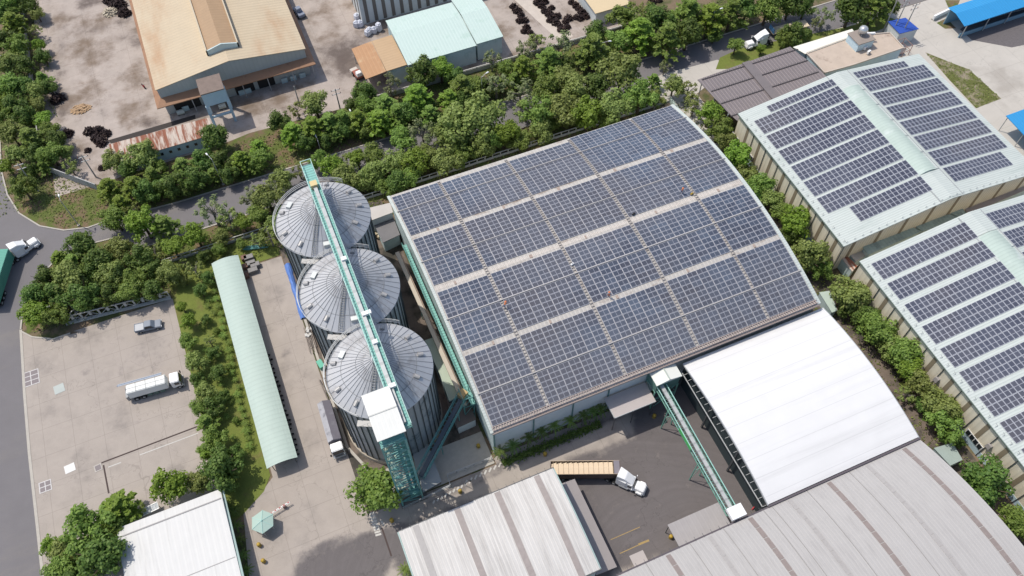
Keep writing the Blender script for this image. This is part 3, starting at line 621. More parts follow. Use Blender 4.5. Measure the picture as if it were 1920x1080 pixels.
# --- mint factory group top centre ---
MF = thing('mint_factory', 'pale mint roofed factory hall with a white front wall, top centre', 'factory', (44,157,0))
b = MB(); mfz = lambda y: 5.4+1.0*(1-abs(y-160)/11.5)
for y0, y1 in ((149,160),(160,166)):
    b.raw([(34.9,y0,mfz(y0)),(52.5,y0,mfz(y0)),(52.5,y1,mfz(y1)),(34.9,y1,mfz(y1)),(34.9,y0,mfz(y0)-.15),(52.5,y0,mfz(y0)-.15),(52.5,y1,mfz(y1)-.15),(34.9,y1,mfz(y1)-.15)],[(0,1,2,3),(7,6,5,4),(0,4,5,1),(1,5,6,2),(2,6,7,3),(3,7,4,0)])
b.build('roof', MINT, MF); b = MB(); b.box(35.1,52.3,149.2,165.6,0,5.2); b.build('wall', WALLT, MF)
MF2 = thing('mint_annex', 'narrow mint roofed annex on the right end of the mint factory hall', 'annex', (56,157,0))
b = MB(); m2 = lambda y: 5.2+1.2*(1-abs(y-160)/11.5)
for y0, y1 in ((149.6,155),(155,160),(160,168)): b.raw([(52.8,y0,m2(y0)),(59.8,y0,m2(y0)),(59.8,y1,m2(y1)),(52.8,y1,m2(y1)),(52.8,y0,m2(y0)-.15),(59.8,y0,m2(y0)-.15),(59.8,y1,m2(y1)-.15),(52.8,y1,m2(y1)-.15)],[(0,1,2,3),(7,6,5,4),(0,4,5,1),(1,5,6,2),(3,7,4,0)])
b.build('roof', MINT, MF2); b = MB(); b.box(53,59.5,149.9,167.5,0,4.9); b.build('wall', WALLT, MF2)
TL = thing('tan_lean_to', 'rust orange and tan lean-to roof on the left end of the mint factory hall', 'lean-to', (29.5,155.5,0))
b = MB(); b.raw([(24.4,149.6,4.4),(29.6,149.6,5.0),(29.6,161.2,5.0),(24.4,161.2,4.4),(24.4,149.6,4.25),(29.6,149.6,4.85),(29.6,161.2,4.85),(24.4,161.2,4.25)],[(0,1,2,3),(7,6,5,4),(0,4,5,1),(3,7,4,0)]); b.build('roof', TANR, TL)
b = MB(); b.raw([(29.7,149.6,5.0),(34.85,149.6,5.2),(34.85,161.2,5.2),(29.7,161.2,5.0),(29.7,149.6,4.85),(34.85,149.6,5.05),(34.85,161.2,5.05),(29.7,161.2,4.85)],[(0,1,2,3),(7,6,5,4),(0,4,5,1),(3,7,4,0)]); b.build('upper_roof', mat('tan_brown',(.45,.31,.18),.6,var=.12,ribs=('Y',.9,.05,.01)), TL)
for x in (24.7,29.6):
    for y in (150,160.8): b = MB(); b.tube((x,y,0),(x,y,4.3),.1); b.build('post', STEEL, TL)
b = MB(); b.box(30,34.8,149.8,150,0,4.7); b.build('wall', WALLT, TL)
SW = thing('striped_wall_building', 'tall building with a grey striped white wall and yellow tan roof, top edge', 'building', (46,182,0))
b = MB(); b.box(30.6,64,174,195,0,8.4); b.build('wall', WALLW, SW)
b = MB(); b.box(30.2,64.4,173.6,195.4,8.4,8.7); b.build('roof', mat('yellow_tan_roof',(.55,.46,.25),.6), SW)
for k in range(14): x = 31.6+k*2.35; b = MB(); b.box(x,x+.9,173.9,173.97,.3,7.8); b.build('wall_strip', flat('grey_strip',(.16,.145,.13),.7), SW)
for k in range(5): y = 175.5+k*3.5; b = MB(); b.box(30.52,30.58,y,y+.9,.3,7.8); b.build('wall_strip', MATS['grey_strip'], SW)
WB = thing('tan_roof_hut', 'small white hut with a tan roof and one dark door, top edge', 'hut', (90,155,0))
b = MB(); b.box(85.5,94.5,150.1,165,0,3.8); b.build('wall', WALLW, WB)
b = MB(); b.box(85.1,94.9,149.7,165.4,3.8,4.0); b.build('roof', mat('tan_roof_plain',(.58,.46,.29),.6,var=.05), WB)
b = MB(); b.box(89,90.1,150.0,150.08,0,2.3); b.build('door', DARKIN, WB)

# --- right hand solar warehouses ---
def gable_wh(name, lab, X0, X1, XR, Y0, Y1, rowsL, rowsR, monitor, capY):
    W = thing(name, lab, 'warehouse', ((X0+X1)/2,(Y0+Y1)/2,0)); ze, za = 9.0, 12.0
    zf = lambda x, y=0: ze+(za-ze)*((x-X0)/(XR-X0) if x < XR else (X1-x)/(X1-XR))
    b = MB()
    for a, c in ((X0,XR),(XR,X1)):
        q = [(a,Y0),(c,Y0),(c,Y1),(a,Y1)]; b.raw([(x,y,zf(x)) for x, y in q]+[(x,y,zf(x)-.2) for x, y in q], [(0,1,2,3),(7,6,5,4),(0,4,5,1),(1,5,6,2),(2,6,7,3),(3,7,4,0)])
    b.build('roof', PALE, W)
    b = MB(); xa, xb = X0+.3, X1-.3; b.box(xa,xa+.2,Y0+.4,Y1-.4,0,zf(xa)-.2); b.box(xb-.2,xb,Y0+.4,Y1-.4,0,zf(xb)-.2); b.build('wall', WALLB, W)
    b = MB(); yy = Y0+.3
    b.raw([(xa,yy,0),(XR,yy,0),(XR,yy,za-.2),(xa,yy,zf(xa)-.2)],[(0,1,2,3)]); b.raw([(XR,yy,0),(xb,yy,0),(xb,yy,zf(xb)-.2),(XR,yy,za-.2)],[(0,1,2,3)]); b.raw([(xa,Y1-.3,0),(XR,Y1-.3,0),(XR,Y1-.3,za-.2),(xa,Y1-.3,zf(xa)-.2)],[(3,2,1,0)]); b.raw([(XR,Y1-.3,0),(xb,Y1-.3,0),(xb,Y1-.3,zf(xb)-.2),(XR,Y1-.3,za-.2)],[(3,2,1,0)]); b.build('gable_wall', WALLF, W)
    k = 0; y = Y1-4.2
    while y > Y0+2:
        b = MB(); b.box(xa-.05,xa-.01,y-.4,y+.4,1.2,zf(xa)-.3); b.build('wall_strip', STRIPE, W)
        b = MB(); b.tube((xa-.12,y-2.3,0),(xa-.12,y-2.3,zf(xa)-.25),.08,n=6); b.build('downpipe', DSTEEL, W); y -= 4.7
    x = X0+3
    while x < X1-2:
        b = MB(); b.box(x-.4,x+.4,yy-.05,yy-.01,1,zf(x)-.5); b.build('wall_strip', STRIPE, W); x += 6.1
    b = MB(); b.box(X0-.12,X0,Y0,Y1,ze-.25,ze-.02); b.build('gutter', flat('gutter_dark',(.16,.20,.17),.6), W)
    b = MB(); b.box(xa-.06,xa-.02,Y0+1,Y1-1,0,1.6); b.build('base_band', BLUEW, W)
    for i in range(int((Y1-Y0)/1.8)): y = Y0+.8+i*1.8; b = MB(); b.bar((X0+.9,y,zf(X0+.9)+.02),(X0+.2,y+.15,ze+.5),.05); b.bar((X0+.9,y,zf(X0+.9)+.02),(X0+.9,y+.5,ze+.25),.05); b.build('safety_hook', STEEL, W)
    for i in range(int((X1-X0)/1.8)): x = X0+.8+i*1.8; b = MB(); b.bar((x,Y0+.5,zf(x)),(x+.1,Y0+.5,zf(x)+.5),.05); b.bar((x,Y0+.5,zf(x)+.3),(x+.4,Y0+.5,zf(x)+.3),.05); b.build('safety_hook', STEEL, W)
    for (xa_, xb_, ya, yb) in rowsL: panels(xa_, xb_+.2, ya-.1, yb+.1, 1.03, 2.0, zf, .12).build('solar_array', PAN_R, W)
    for (xa_, xb_, ya, yb) in rowsR: panels(xa_, xb_+.2, ya-.1, yb+.1, 1.03, 2.0, zf, .12).build('solar_array', PAN_R, W)
    ma, mb_ = monitor; b = MB(); n = 10; pts = [(XR-2.4+4.8*i/n, za-.35+.72*sin(pi*i/n)) for i in range(n+1)]
    for i in range(n): (x0, z0), (x1, z1) = pts[i], pts[i+1]; b.raw([(x0,ma,z0),(x1,ma,z1),(x1,mb_,z1),(x0,mb_,z0)],[(0,1,2,3)])
    b.raw([(x,ma,z) for x, z in pts],[tuple(range(n+1))]); b.raw([(x,mb_,z) for x, z in pts],[tuple(range(n,-1,-1))])
    b.build('ridge_vent', mat('ridge_vent_sheet',(.42,.50,.45),.85,var=.12,ns=.6,col2=(.52,.58,.545),s2=.25,ribs=('Y',.7,.07,.008)), W)
    b = MB()
    for xx in (XR-2.75,XR+2.75): b.box(xx-.07,xx+.07,Y0+.2,Y1-.2,zf(xx)+.0,zf(xx)+.1)
    for i in range(int((mb_-ma)/5)+1): y = ma+i*5; b.box(XR-.1,XR+2.7,y,y+.06,za-.2,za-.05)
    b.build('cable_trunk', STEEL, W)
    b = MB(); ya, yb = capY; 
    for a, c in ((XR-2.6,XR),(XR,XR+2.6)):
        q = [(a,ya),(c,ya),(c,yb),(a,yb)]; b.raw([(x,y,zf(x)+.10) for x, y in q]+[(x,y,zf(x)+.01) for x, y in q], [(0,1,2,3),(0,4,5,1),(1,5,6,2),(2,6,7,3),(3,7,4,0)])
    b.build('ridge_cap', PALE, W)
    return W
yr = [(98.35,100.1),(93.75,97.75),(88.95,92.95),(84.2,88.2),(79.45,83.45),(74.8,78.8),(70.05,74.05),(65.5,69.3)]
L1 = []; R1 = []
for i, (a, c) in enumerate(yr):
    L1.append((102.2 if i == 0 else (102.1 if i == 7 else 97.7), 118.5, a, c)); R1.append((124.3, 139.0 if i == 0 else (140.3 if i == 7 else 143.0), a, c))
W1 = gable_wh('solar_warehouse', 'pale green roofed warehouse with eight solar rows each side of its ridge, upper right', 96.0, 144.8, 120.9, 62.0, 101.4, L1, R1, (69.6,96.3), (62.3,69.4))
yr2 = [(52.45,56.3),(47.5,51.35),(42.1,46.15),(37.1,41.05),(31.95,35.95),(26.85,30.8),(21.6,25.5),(16.3,20.3),(11.1,15.1)]
W2 = gable_wh('solar_warehouse', 'pale green roofed warehouse with long solar rows running off the right edge of the photo', 96.7, 145.5, 121.4, -6.0, 57.9, [(98.1,118.9,a,c) for a, c in yr2], [(124.2,143.3,a,c) for a, c in yr2], (8,52.3), (52.5,57.6))
def px_box(name, lab, cat, pts, z, m_roof, m_wall, th=.15, base=0):
    P = px(pts, z); cx = sum(p.x for p in P)/len(P); cy = sum(p.y for p in P)/len(P); t = thing(name, lab, cat, (cx,cy,0))
    b = MB(); b.prism(P, z-th, z); b.build('roof', m_roof, t)
    b = MB(); Q = [(cx+(p.x-cx)*.93, cy+(p.y-cy)*.93) for p in P]; b.prism(Q, base, z-th); b.build('wall', m_wall, t); return t
# wall windows and annexes on the first right warehouse
for a in ((1381,258),(1410,292)):
    p = at(*a, 2.2); b = MB(); b.box(96.15,96.22,p.y-1.2,p.y+1.2,1.8,3.2); b.build('window_frame', WPAINT, W1)
    for k in range(3): b = MB(); b.box(96.10,96.14,p.y-1.05+k*.75,p.y-.45+k*.75,1.95,3.05); b.build('window_pane', GLASS, W1)
for a in ((1832,822),): 
    p = at(*a, 2.2); b = MB(); b.box(96.85,96.92,p.y-2,p.y+2,1.8,3.2); b.build('window_frame', WPAINT, W2)
    for k in range(4): b = MB(); b.box(96.78,96.84,p.y-1.8+k*.95,p.y-1.05+k*.95,1.95,3.05); b.build('window_pane', GLASS, W2)
for a in ((1760,710),(1862,833)):
    p = at(*a, 5); b = MB(); b.hexa(96.3,96.98,p.y-.45,p.y+.45,4.6,5.5,.2,0,.05); b.build('wall_fan', flat('fan_grey',(.28,.26,.25)), W2)
px_box('side_porch', 'mint topped side porch against the left wall of the upper right warehouse', 'porch', [(1422,300),(1440,296),(1470,340),(1452,349)], 3.0, mat('mint_small_roof',(.50,.62,.56),.6), WALLT)
px_box('side_porch', 'small mint topped box in the tree lane by the corner of the solar roof', 'porch', [(1536,548),(1556,545),(1570,582),(1560,586)], 2.6, mat('mint_small_roof2',(.42,.50,.44),.6), WALLT)
px_box('side_porch', 'grey green topped hut right of the corner where white shed meets grey roof', 'porch', [(1751,840),(1786,830),(1805,862),(1782,873)], 2.8, mat('hut_roof',(.30,.36,.33),.6), WALLT)
px_box('link_roof', 'dark faded green link roof between the two right warehouses, left piece', 'roof', [(1612,455),(1708,424),(1728,434),(1628,478)], 5.0, MINTD, WALLT)
px_box('link_roof', 'dark faded green link roof between the two right warehouses, middle piece', 'roof', [(1714,422),(1777,401),(1800,410),(1730,434)], 5.0, MINTD, WALLT)
px_box('link_roof', 'dark faded green link roof between the two right warehouses, right piece', 'roof', [(1779,398),(1803,388),(1812,402),(1800,407)], 5.0, MINTD, WALLT)
px_box('link_roof', 'long grey brown link roof at the right end of the gap between the right warehouses', 'roof', [(1806,386),(1920,345),(1960,340),(1815,402)], 4.4, mat('brown_link_roof',(.33,.285,.26),.7,var=.15), WALLT)
px_box('link_roof', 'rust streaked little roof at the left mouth of the gap between right warehouses', 'roof', [(1571,474),(1584,476),(1608,498),(1598,509)], 3.4, RUST, WALLT)
px_box('link_roof', 'pinkish concrete slab roof beside the rust streaked little roof', 'roof', [(1588,472),(1614,463),(1626,478),(1605,490)], 3.4, CONC2, WALLT)

# --- carport, office, kiosk, blue sheds, upper right ---
CP = thing('brown_carport', 'big brown grey ribbed carport roof with raised cross duct, upper right', 'carport', (109,111,0))
b = MB(); b.prism([(95.3,116.9),(121.4,118.0),(123.4,107.6),(123.4,101.0),(97.0,101.5),(96.4,104.3)], 5.85, 6.0); b.build('roof', BROWNR, CP)
b = MB(); b.box(107.6,109.6,101.5,117.4,6.0,6.35); b.build('roof_duct', mat('duct_brown',(.17,.15,.15),.6), CP)
for y in (103.6,107.9,112.2,116.4):
    b = MB(); b.box(96.2,122.6,y-.12,y+.12,6.0,6.12)
    for k in range(52): x = 96.4+k*.5; b.bar((x,y-.2,6.05),(x+.25,y+.25,6.4),.05)
    b.build('roof_rail', flat('rail_dark',(.055,.05,.055),.7), CP)
for x in (96.2,104,112,120):
    for y in (104.6,110.5,116.2): b = MB(); b.tube((x,y,0),(x,y,5.85),.13); b.build('column', STEEL, CP)
OB = thing('office_block', 'flat roofed pale blue office block with a stained beige roof terrace', 'building', (134,111,0))
P = px([(1512,100),(1600,68),(1668,62),(1694,90),(1600,122),(1546,137)], 5)
b = MB(); b.prism(P, 4.8, 5.0); b.build('roof', mat('terrace',(.46,.38,.31),.85,var=.2,ns=.5,col2=(.26,.20,.16),th=(.55,.75),s2=.3,fine=.1), OB)
b = MB(); b.prism([p+Vector((.0,.0,0)) for p in px([(1513.5,101),(1600,69.5),(1667,63.5),(1692,90),(1600,121),(1546,136)],5)], 0, 4.79); b.build('wall', BLUEW, OB)
b = MB()
for i in range(len(P)): b.bar((P[i-1].x,P[i-1].y,5.1),(P[i].x,P[i].y,5.1),.22,.3)
b.build('parapet', mat('parapet_beige',(.50,.44,.38),.85,var=.15), OB)
for k in range(5):
    q = at(1612+k*15,121-k*5.6,3.4); b = MB(); b.box(q.x-.7,q.x+.7,q.y-.5,q.y-.15,2.4,3.8); b.build('window', GLASS, OB)
c = at(1612,85,5); b = MB(); b.box(c.x-2.3,c.x+2.2,c.y-1.6,c.y+2.6,5.0,7.2); b.build('stair_head', BLUEW, OB)
b = MB(); b.box(c.x-2.5,c.x+2.4,c.y-1.8,c.y+2.8,7.2,7.4); b.build('stair_roof', mat('slab_grey',(.27,.23,.20),.9,var=.3), OB)
t = thing('water_tank', 'round steel water tank on the office stair head', 'tank', (c.x+.2,c.y+1,7.4)); b = MB(); b.lathe([(.1,.5),(.7,.6),(1.05,1.1),(1.1,1.6),(.9,2.1),(.4,2.4),(.05,2.45)],n=20); b.build('tank_body', flat('tank_steel',(.6,.6,.6),.25,.6), t, False, smooth=True)
b = MB(); [b.bar((x,y,0),(x,y,.7),.1) for x in (-.6,.6) for y in (-.6,.6)]; b.build('stand', STEEL, t, False)
t = thing('water_heater', 'white horizontal solar water heater beside the round steel tank', 'heater', (c.x+2.6,c.y+.6,5.0)); b = MB(); b.tube((-.9,.4,2.2),(1.1,-.3,2.2),.32,n=12); b.build('drum', WPAINT, t, False); b = MB(); b.bar((-.7,.3,0),(-.7,.3,2),.1); b.bar((.9,-.2,0),(.9,-.2,2),.1); b.bar((-.7,.3,1.0),(.9,-.2,1.0),.08); b.build('stand', STEEL, t, False)
for i, a in enumerate(((1610,88),(1617,86),(1622,92),(1628,100))):
    p = at(*a, 5.2); t = thing('air_conditioner', '%s air conditioner unit from the left on the office terrace' % ordn(i), 'air conditioner', p, .3, 'air conditioner units on the office terrace'); b = MB(); b.box(-.5,.5,-.25,.25,0,.8); b.build('case', WPAINT, t, False, bevel=.03); b = MB(); b.tube((0,-.26,.4),(0,-.29,.4),.28,n=12); b.build('fan_grille', DSTEEL, t, False)
WR = thing('cream_metal_roof', 'narrow cream metal roof along the back of the office block', 'roof', (131,116.6,0))
b = MB(); Q = px([(1487,88),(1598,54),(1606,66),(1510,101)], 5.2); b.prism(Q, 5.05, 5.2); b.build('roof', CREAM, WR); b = MB(); Q = px([(1491,89),(1597,56),(1603,65),(1511,99)], 5.2); b.prism(Q, 0, 5.0); b.build('wall', BLUEW, WR)
KI = px_box('transformer_kiosk', 'small white kiosk with a deep blue roof under the power poles', 'kiosk', [(1665,40),(1698,33),(1723,54),(1687,63)], 3.8, BLUED, WALLW)
p = at(1707,66,1.2); b = MB(); b.box(p.x-.1,p.x+.7,p.y-.25,p.y-.18,0,2.0); b.build('door', DARKIN, KI)
BS = thing('blue_shed', 'long bright blue roofed shed in the top right corner', 'shed', (185,112,0))
b = MB(); b.raw([(166.5,108.6,4.4),(240,108.6,4.4),(240,112.6,5.2),(166.7,112.6,5.2),(240,115.6,4.7),(167,115.6,4.7)],[(0,1,2,3),(3,2,4,5)]); b.raw([(166.5,108.6,4.4),(166.5,108.6,4.2),(240,108.6,4.2),(240,108.6,4.4)],[(0,1,2,3)]); b.build('roof', BLUER, BS)
b = MB(); b.box(167.5,239,114.9,115.1,0,4.6); b.box(167.5,239,109.2,109.4,0,1.2); b.build('wall', flat('blue_grey_wall',(.18,.30,.38),.7), BS)
for k in range(8): b = MB(); b.tube((168+k*7,109.0,0),(168+k*7,109.0,4.3),.12); b.build('column', STEEL, BS)
B2 = thing('blue_canopy', 'bright blue canopy roof on grey posts at the right edge of the photo', 'canopy', (161,75,0))
b = MB(); b.raw([(154.6,68.5,3.9),(190,68.5,3.9),(190,80.2,4.6),(154.6,80.2,4.6),(154.6,68.5,3.75),(190,68.5,3.75),(190,80.2,4.45),(154.6,80.2,4.45)],[(0,1,2,3),(7,6,5,4),(0,4,5,1),(3,7,4,0),(2,6,7,3)]); b.build('roof', BLUER, B2)
for x in (155,161,167):
    for y in (69,74.5,79.8): b = MB(); b.tube((x,y,0),(x,y,4.0),.1); b.build('column', STEEL, B2)
t = thing('entrance_wall', 'white low entrance wall at the left end of the blue shed', 'wall', at(1762,28)); a, c = at(1748,38), at(1781,22); b = MB(); b.bar((a.x,a.y,.7),(c.x,c.y,.7),.5,1.4); b.build('wall_body', WPAINT, t); b = MB(); b.bar((a.x,a.y,.15),(c.x,c.y,.15),.9,.3); b.build('plinth', KERB, t)
# ---------------- silos ----------------
def silo(cy, lab):
    R, ZE, ZA = 8.65, 20.0, 23.9; cx = 3.3
    t = thing('grain_silo', lab, 'silo', (cx,cy,0), 0, 'galvanised grain silos in a row')
    def bd(b, n, m_, **k): return b.build(n, m_, t, False, **k)
    b = MB(); prof = []; z = 1.2
    while z < ZE: prof += [(R-.25,z),(R-.20,z+.15)]; z += .55
    b.lathe(prof+[(R-.22,ZE)], n=72); bd(b, 'wall', GALVW)
    b = MB()
    for k in range(44):
        a = 2*pi*(k+.5)/44; b.bar(((R-.12)*cos(a),(R-.12)*sin(a),1.2),((R-.12)*cos(a),(R-.12)*sin(a),ZE-.1),.16,.16)
    bd(b, 'stiffener', flat('stiffener_dark',(.085,.095,.10),.6,.3))
    b = MB(); b.lathe([(R+.15,0),(R+.15,1.2),(R-.6,1.2)], n=48); bd(b, 'foundation', mat('foundation',(.40,.35,.28),.9,var=.2))
    b = MB(); b.lathe([(R+.15,ZE-.1),(R+.1,ZE+.05),(.8,ZA),(.75,ZA+.35)], n=96); bd(b, 'roof', GALV, smooth=True)
    b = MB(); pz = lambda r: ZE+.05+(ZA-ZE-.05)*(R+.1-r)/(R-.7)
    for k in range(48):
        a = 2*pi*k/48; r1 = .9 if k % 2 == 0 else 2.2; b.bar(((R+.1)*cos(a),(R+.1)*sin(a),pz(R+.1)+.05),(r1*cos(a),r1*sin(a),pz(r1)+.05),.06,.10)
    bd(b, 'roof_rib', flat('rib_grey',(.30,.31,.33),.5,.1))
    for rr in (3.6,6.2):
        b = MB()
        for k in range(60): a, c = 2*pi*k/60, 2*pi*(k+1)/60; b.bar((rr*cos(a),rr*sin(a),pz(rr)+.03),(rr*cos(c),rr*sin(c),pz(rr)+.03),.05,.06)
        bd(b, 'roof_hoop', RIB)
    b = MB()
    for zz, rr in ((ZE+.35,R+.35),(ZE+.75,R+.38),(ZE+1.1,R+.4)):
        for k in range(28,64): a, c = 2*pi*(k-18)/72, 2*pi*(k-17)/72; b.bar((rr*cos(a),rr*sin(a),zz),(rr*cos(c),rr*sin(c),zz),.07)
    for k in range(28,65,3): a = 2*pi*(k-18)/72; b.bar(((R+.2)*cos(a),(R+.2)*sin(a),ZE),((R+.4)*cos(a),(R+.4)*sin(a),ZE+1.1),.06)
    bd(b, 'eave_rail', STEEL)
    for deg, rr, kind in ((28,6.9,0),(-5,7.0,0),(-40,6.7,0),(68,7.4,0),(140,6.5,1),(152,7.6,0),(190,7.5,0),(222,7.3,0),(262,7.0,1)):
        a = radians(deg); x, y = rr*cos(a), rr*sin(a); z = pz(rr)
        if kind: b = MB(); b.obox(x,y,z-.2,z+.6,1.3,.8,a+pi/2); bd(b, 'hatch', mat('hatch_metal',(.52,.54,.53),.5,.3))
        else: b = MB(); b.tube((x-.45*cos(a),y-.45*sin(a),z+.32),(x+.45*cos(a),y+.45*sin(a),z+.12),.40,.33,n=10,caps=False); b.tube((x-.44*cos(a),y-.44*sin(a),z+.32),(x-.3*cos(a),y-.3*sin(a),z+.3),.36,.36,n=10); bd(b, 'roof_vent', mat('vent_metal',(.40,.39,.38),.5,.2,var=.2,ns=3))
    # roof ladder towards the front left, landing and side cables
    b = MB(); a = radians(-117)
    for s_ in (-.32,.32): b.bar((1.0*cos(a)-s_*sin(a),1.0*sin(a)+s_*cos(a),pz(1)+.3),((R)*cos(a)-s_*sin(a),(R)*sin(a)+s_*cos(a),pz(R)+.35),.07,.1)
    k = 1.3
    while k < R: b.bar((k*cos(a)+.32*sin(a),k*sin(a)-.32*cos(a),pz(k)+.3),(k*cos(a)-.32*sin(a),k*sin(a)+.32*cos(a),pz(k)+.3),.10,.05); k += .38
    bd(b, 'roof_ladder', RIB)
    b = MB(); x, y = (R+.6)*cos(a), (R+.6)*sin(a); b.obox(x-.6,y,ZE-.5,ZE-.35,3.2,1.0,a+pi/2)
    for s_ in (-1.5,-.8,0,.8,1.5): b.bar((x-.6+s_*-sin(a),y-.4,ZE-.4),(x-.6+s_*-sin(a),y-.4,ZE+.6),.05)
    b.bar((x-2.2,y-.35,ZE+.6),(x+1,y-.5,ZE+.6),.05); bd(b, 'landing', mat('landing_metal',(.42,.41,.39),.6,.2))
    b = MB(); a = radians(-108); x, y = (R+.35)*cos(a), (R+.35)*sin(a)
    b.obox(x,y,9.5,9.65,1.9,1.1,a+pi/2); b.bar((x-.3,y,1),(x-.3,y,ZE-.5),.06); b.bar((x+.3,y,1),(x+.3,y,ZE-.5),.06)
    for k in range(30): b.bar((x-.3,y,1.5+k*.6),(x+.3,y,1.5+k*.6),.05)
    bd(b, 'wall_ladder', STEEL)
    return t
silo(66.0, 'front grey silo, partly under the white headhouse roof'); silo(83.1, 'middle grey silo of the row of three'); silo(100.1, 'rear grey silo of the row, nearest the tree belt')
# conveyor bridge above the silos
CB = thing('silo_conveyor_bridge', 'long light teal conveyor bridge running over the three silo tops', 'conveyor', (3.6,80,27))
b = MB(); b.box(2.75,4.6,51.5,107.5,26.9,27.0); b.build('grating_floor', GRATE, CB)
b = MB()
for x in (2.72,4.62):
    for z in (26.95,28.0): b.bar((x,51.3,z),(x,107.7,z),.10)
    for k in range(32):
        y = 51.3+k*1.819; b.bar((x,y,26.95),(x,y,28.0),.07)
        if k < 31: b.bar((x,y,26.95),(x,y+1.819,28.0),.05)
b.bar((2.72,107.7,28),(4.62,107.7,28),.1); b.build('side_rail', mat('bridge_rail',(.42,.60,.55),.5,var=.1,ns=.8), CB)
b = MB()
for x in (2.72,4.62): b.box(x-.05,x+.05,51.3,107.7,26.2,26.9)
for k in range(29): b.box(2.8,4.55,51.3+k*2,51.4+k*2,26.6,26.85)
b.build('lower_beam', TEAL, CB)
b = MB(); b.box(3.35,4.0,52,101.5,27.05,27.65); b.build('conveyor_trough', mat('trough_grey',(.42,.44,.435),.5,.2,var=.1,ribs=('Y',2.4,.2,.02)), CB)
b = MB(); b.box(3.0,4.25,101.2,102.4,27.1,28.1); b.build('drive_unit', mat('drive_cream',(.60,.48,.24),.6), CB)
for y, w_ in ((83.6,.9),(66.3,.8),(71.9,1.5),(58,1.0)): b = MB(); b.box(3.5,3.5+w_,y,y+.7,27.5,28.0); b.build('discharge_box', WPAINT, CB)
for cy in (66.0,83.1,100.1):
    b = MB()
    for s_ in (-1,1): b.bar((2.8,cy+s_*.6,26.3),(2.5,cy+s_*.8,23.6),.1); b.bar((4.55,cy+s_*.6,26.3),(4.6,cy+s_*.8,23.6),.1)
    b.tube((3.6,cy,23.8),(3.6,cy,27.1),.28); b.build('support_leg', TEAL, CB)
    for s_ in (-1,1):
        b = MB()
        for xx in (2.8,4.5): b.bar((xx,cy+s_*8.2,26.3),(xx,cy+s_*8.0,20.7),.1)
        b.bar((2.8,cy+s_*8.2,26.0),(4.5,cy+s_*8.0,20.9),.06); b.build('trestle', TEAL, CB)
# spouts from the head house down to silos
# elevator tower
ET = thing('elevator_tower', 'tall teal steel lattice elevator tower with a white roofed headhouse', 'tower', (1.3,51.6,0))
b = MB(); X = (-.6,3.05); Yt = (50.0,53.4); H = 26.4
for x in X:
    for y in Yt: b.bar((x,y,0),(x,y,H),.30)
k = 0; z = 0; st = 1.88
while z < H-.5:
    z2 = min(z+st, H)
    for (x0,y0,x1,y1) in ((X[0],Yt[0],X[1],Yt[0]),(X[0],Yt[1],X[1],Yt[1]),(X[0],Yt[0],X[0],Yt[1]),(X[1],Yt[0],X[1],Yt[1])):
        b.bar((x0,y0,z2),(x1,y1,z2),.12); b.bar((x0,y0,z) if k%2 else (x1,y1,z),(x1,y1,z2) if k%2 else (x0,y0,z2),.10)
    z = z2; k += 1
b.build('lattice', TEAL, ET)
b = MB(); 
for k in range(11):
    z = 1.5+k*2.2; u = k%2; b.raw([(-.3,50.2 if u else 52.3,z),(.5,50.2 if u else 52.3,z),(.5,52.3 if u else 50.2,z+2.2),(-.3,52.3 if u else 50.2,z+2.2)],[(0,1,2,3)])
b.build('stair', mat('stair_grey_green',(.30,.42,.37),.6), ET)
for k in range(6):
    z = 4+k*3.9; b = MB(); b.box(-.5,1.0,50.0,51.0,z,z+.06); b.build('landing', mat('pale_landing',(.42,.47,.36),.7), ET)
b = MB(); b.box(1.5,2.0,51.2,51.6,0,26.3); b.box(2.3,2.8,51.2,51.6,0,26.3); b.build('elevator_leg', mat('teal_leg',(.06,.22,.21),.5), ET)
b = MB(); b.box(1.2,2.9,50.6,51.8,0,2.2); b.build('boot', TEAL, ET)
b = MB(); yr_ = 54.4
b.raw([(-.9,50.3,28.25),(3.5,50.3,28.25),(3.5,yr_,28.7),(-.9,yr_,28.7),(3.5,58.3,28.25),(-.9,58.3,28.25),(-.9,50.3,28.1),(3.5,50.3,28.1),(3.5,58.3,28.1),(-.9,58.3,28.1)],[(0,1,2,3),(3,2,4,5),(0,6,7,1),(4,8,9,5),(1,7,8,4,2),(5,9,6,0,3)])
b.build('headhouse_roof', mat('headhouse_white',(.66,.66,.62),.55,var=.06,ns=.8,ribs=('X',.7,.05,.006)), ET)
b = MB(); b.box(-.9,3.5,yr_-.1,yr_+.1,28.68,28.78); b.build('ridge_cap', mat('ridge_pale',(.5,.5,.47),.6), ET)
b = MB(); b.box(-.7,3.1,50.7,50.8,27.4,28.05); b.box(-.7,3.1,57.9,58.0,26.4,28.05); b.box(-.7,-.6,50.8,57.9,27.4,28.05); b.box(3.0,3.1,50.8,57.9,27.4,28.05)
b.build('headhouse_wall', mat('headhouse_teal',(.10,.30,.27),.6), ET)
b = MB(); b.box(-.7,3.1,50.2,58.0,26.2,26.35); b.build('headhouse_floor', GRATE, ET)
b = MB()
for x in (-.6,3.05):
    b.bar((x,57.7,26.2),(x,53.5,22.6),.12)
    for y in (50.8,52.7,54.6,56.4,57.9): b.bar((x,y,26.3),(x,y,28.1),.09)
    b.bar((x,50.2,27.3),(x,58,27.3),.06); b.bar((x,50.2,26.3),(x,58,26.3),.12)
b.build('headhouse_frame', TEAL, ET)
b = MB(); b.tube((1.7,53.3,27.5),(3.3,60.5,25.2),.18); b.build('spout', TEAL, ET)
b = MB(); b.box(-.9,3.9,49.5,54.5,0,.3); b.build('base_slab', mat('tower_slab',(.16,.15,.14),.9), ET)
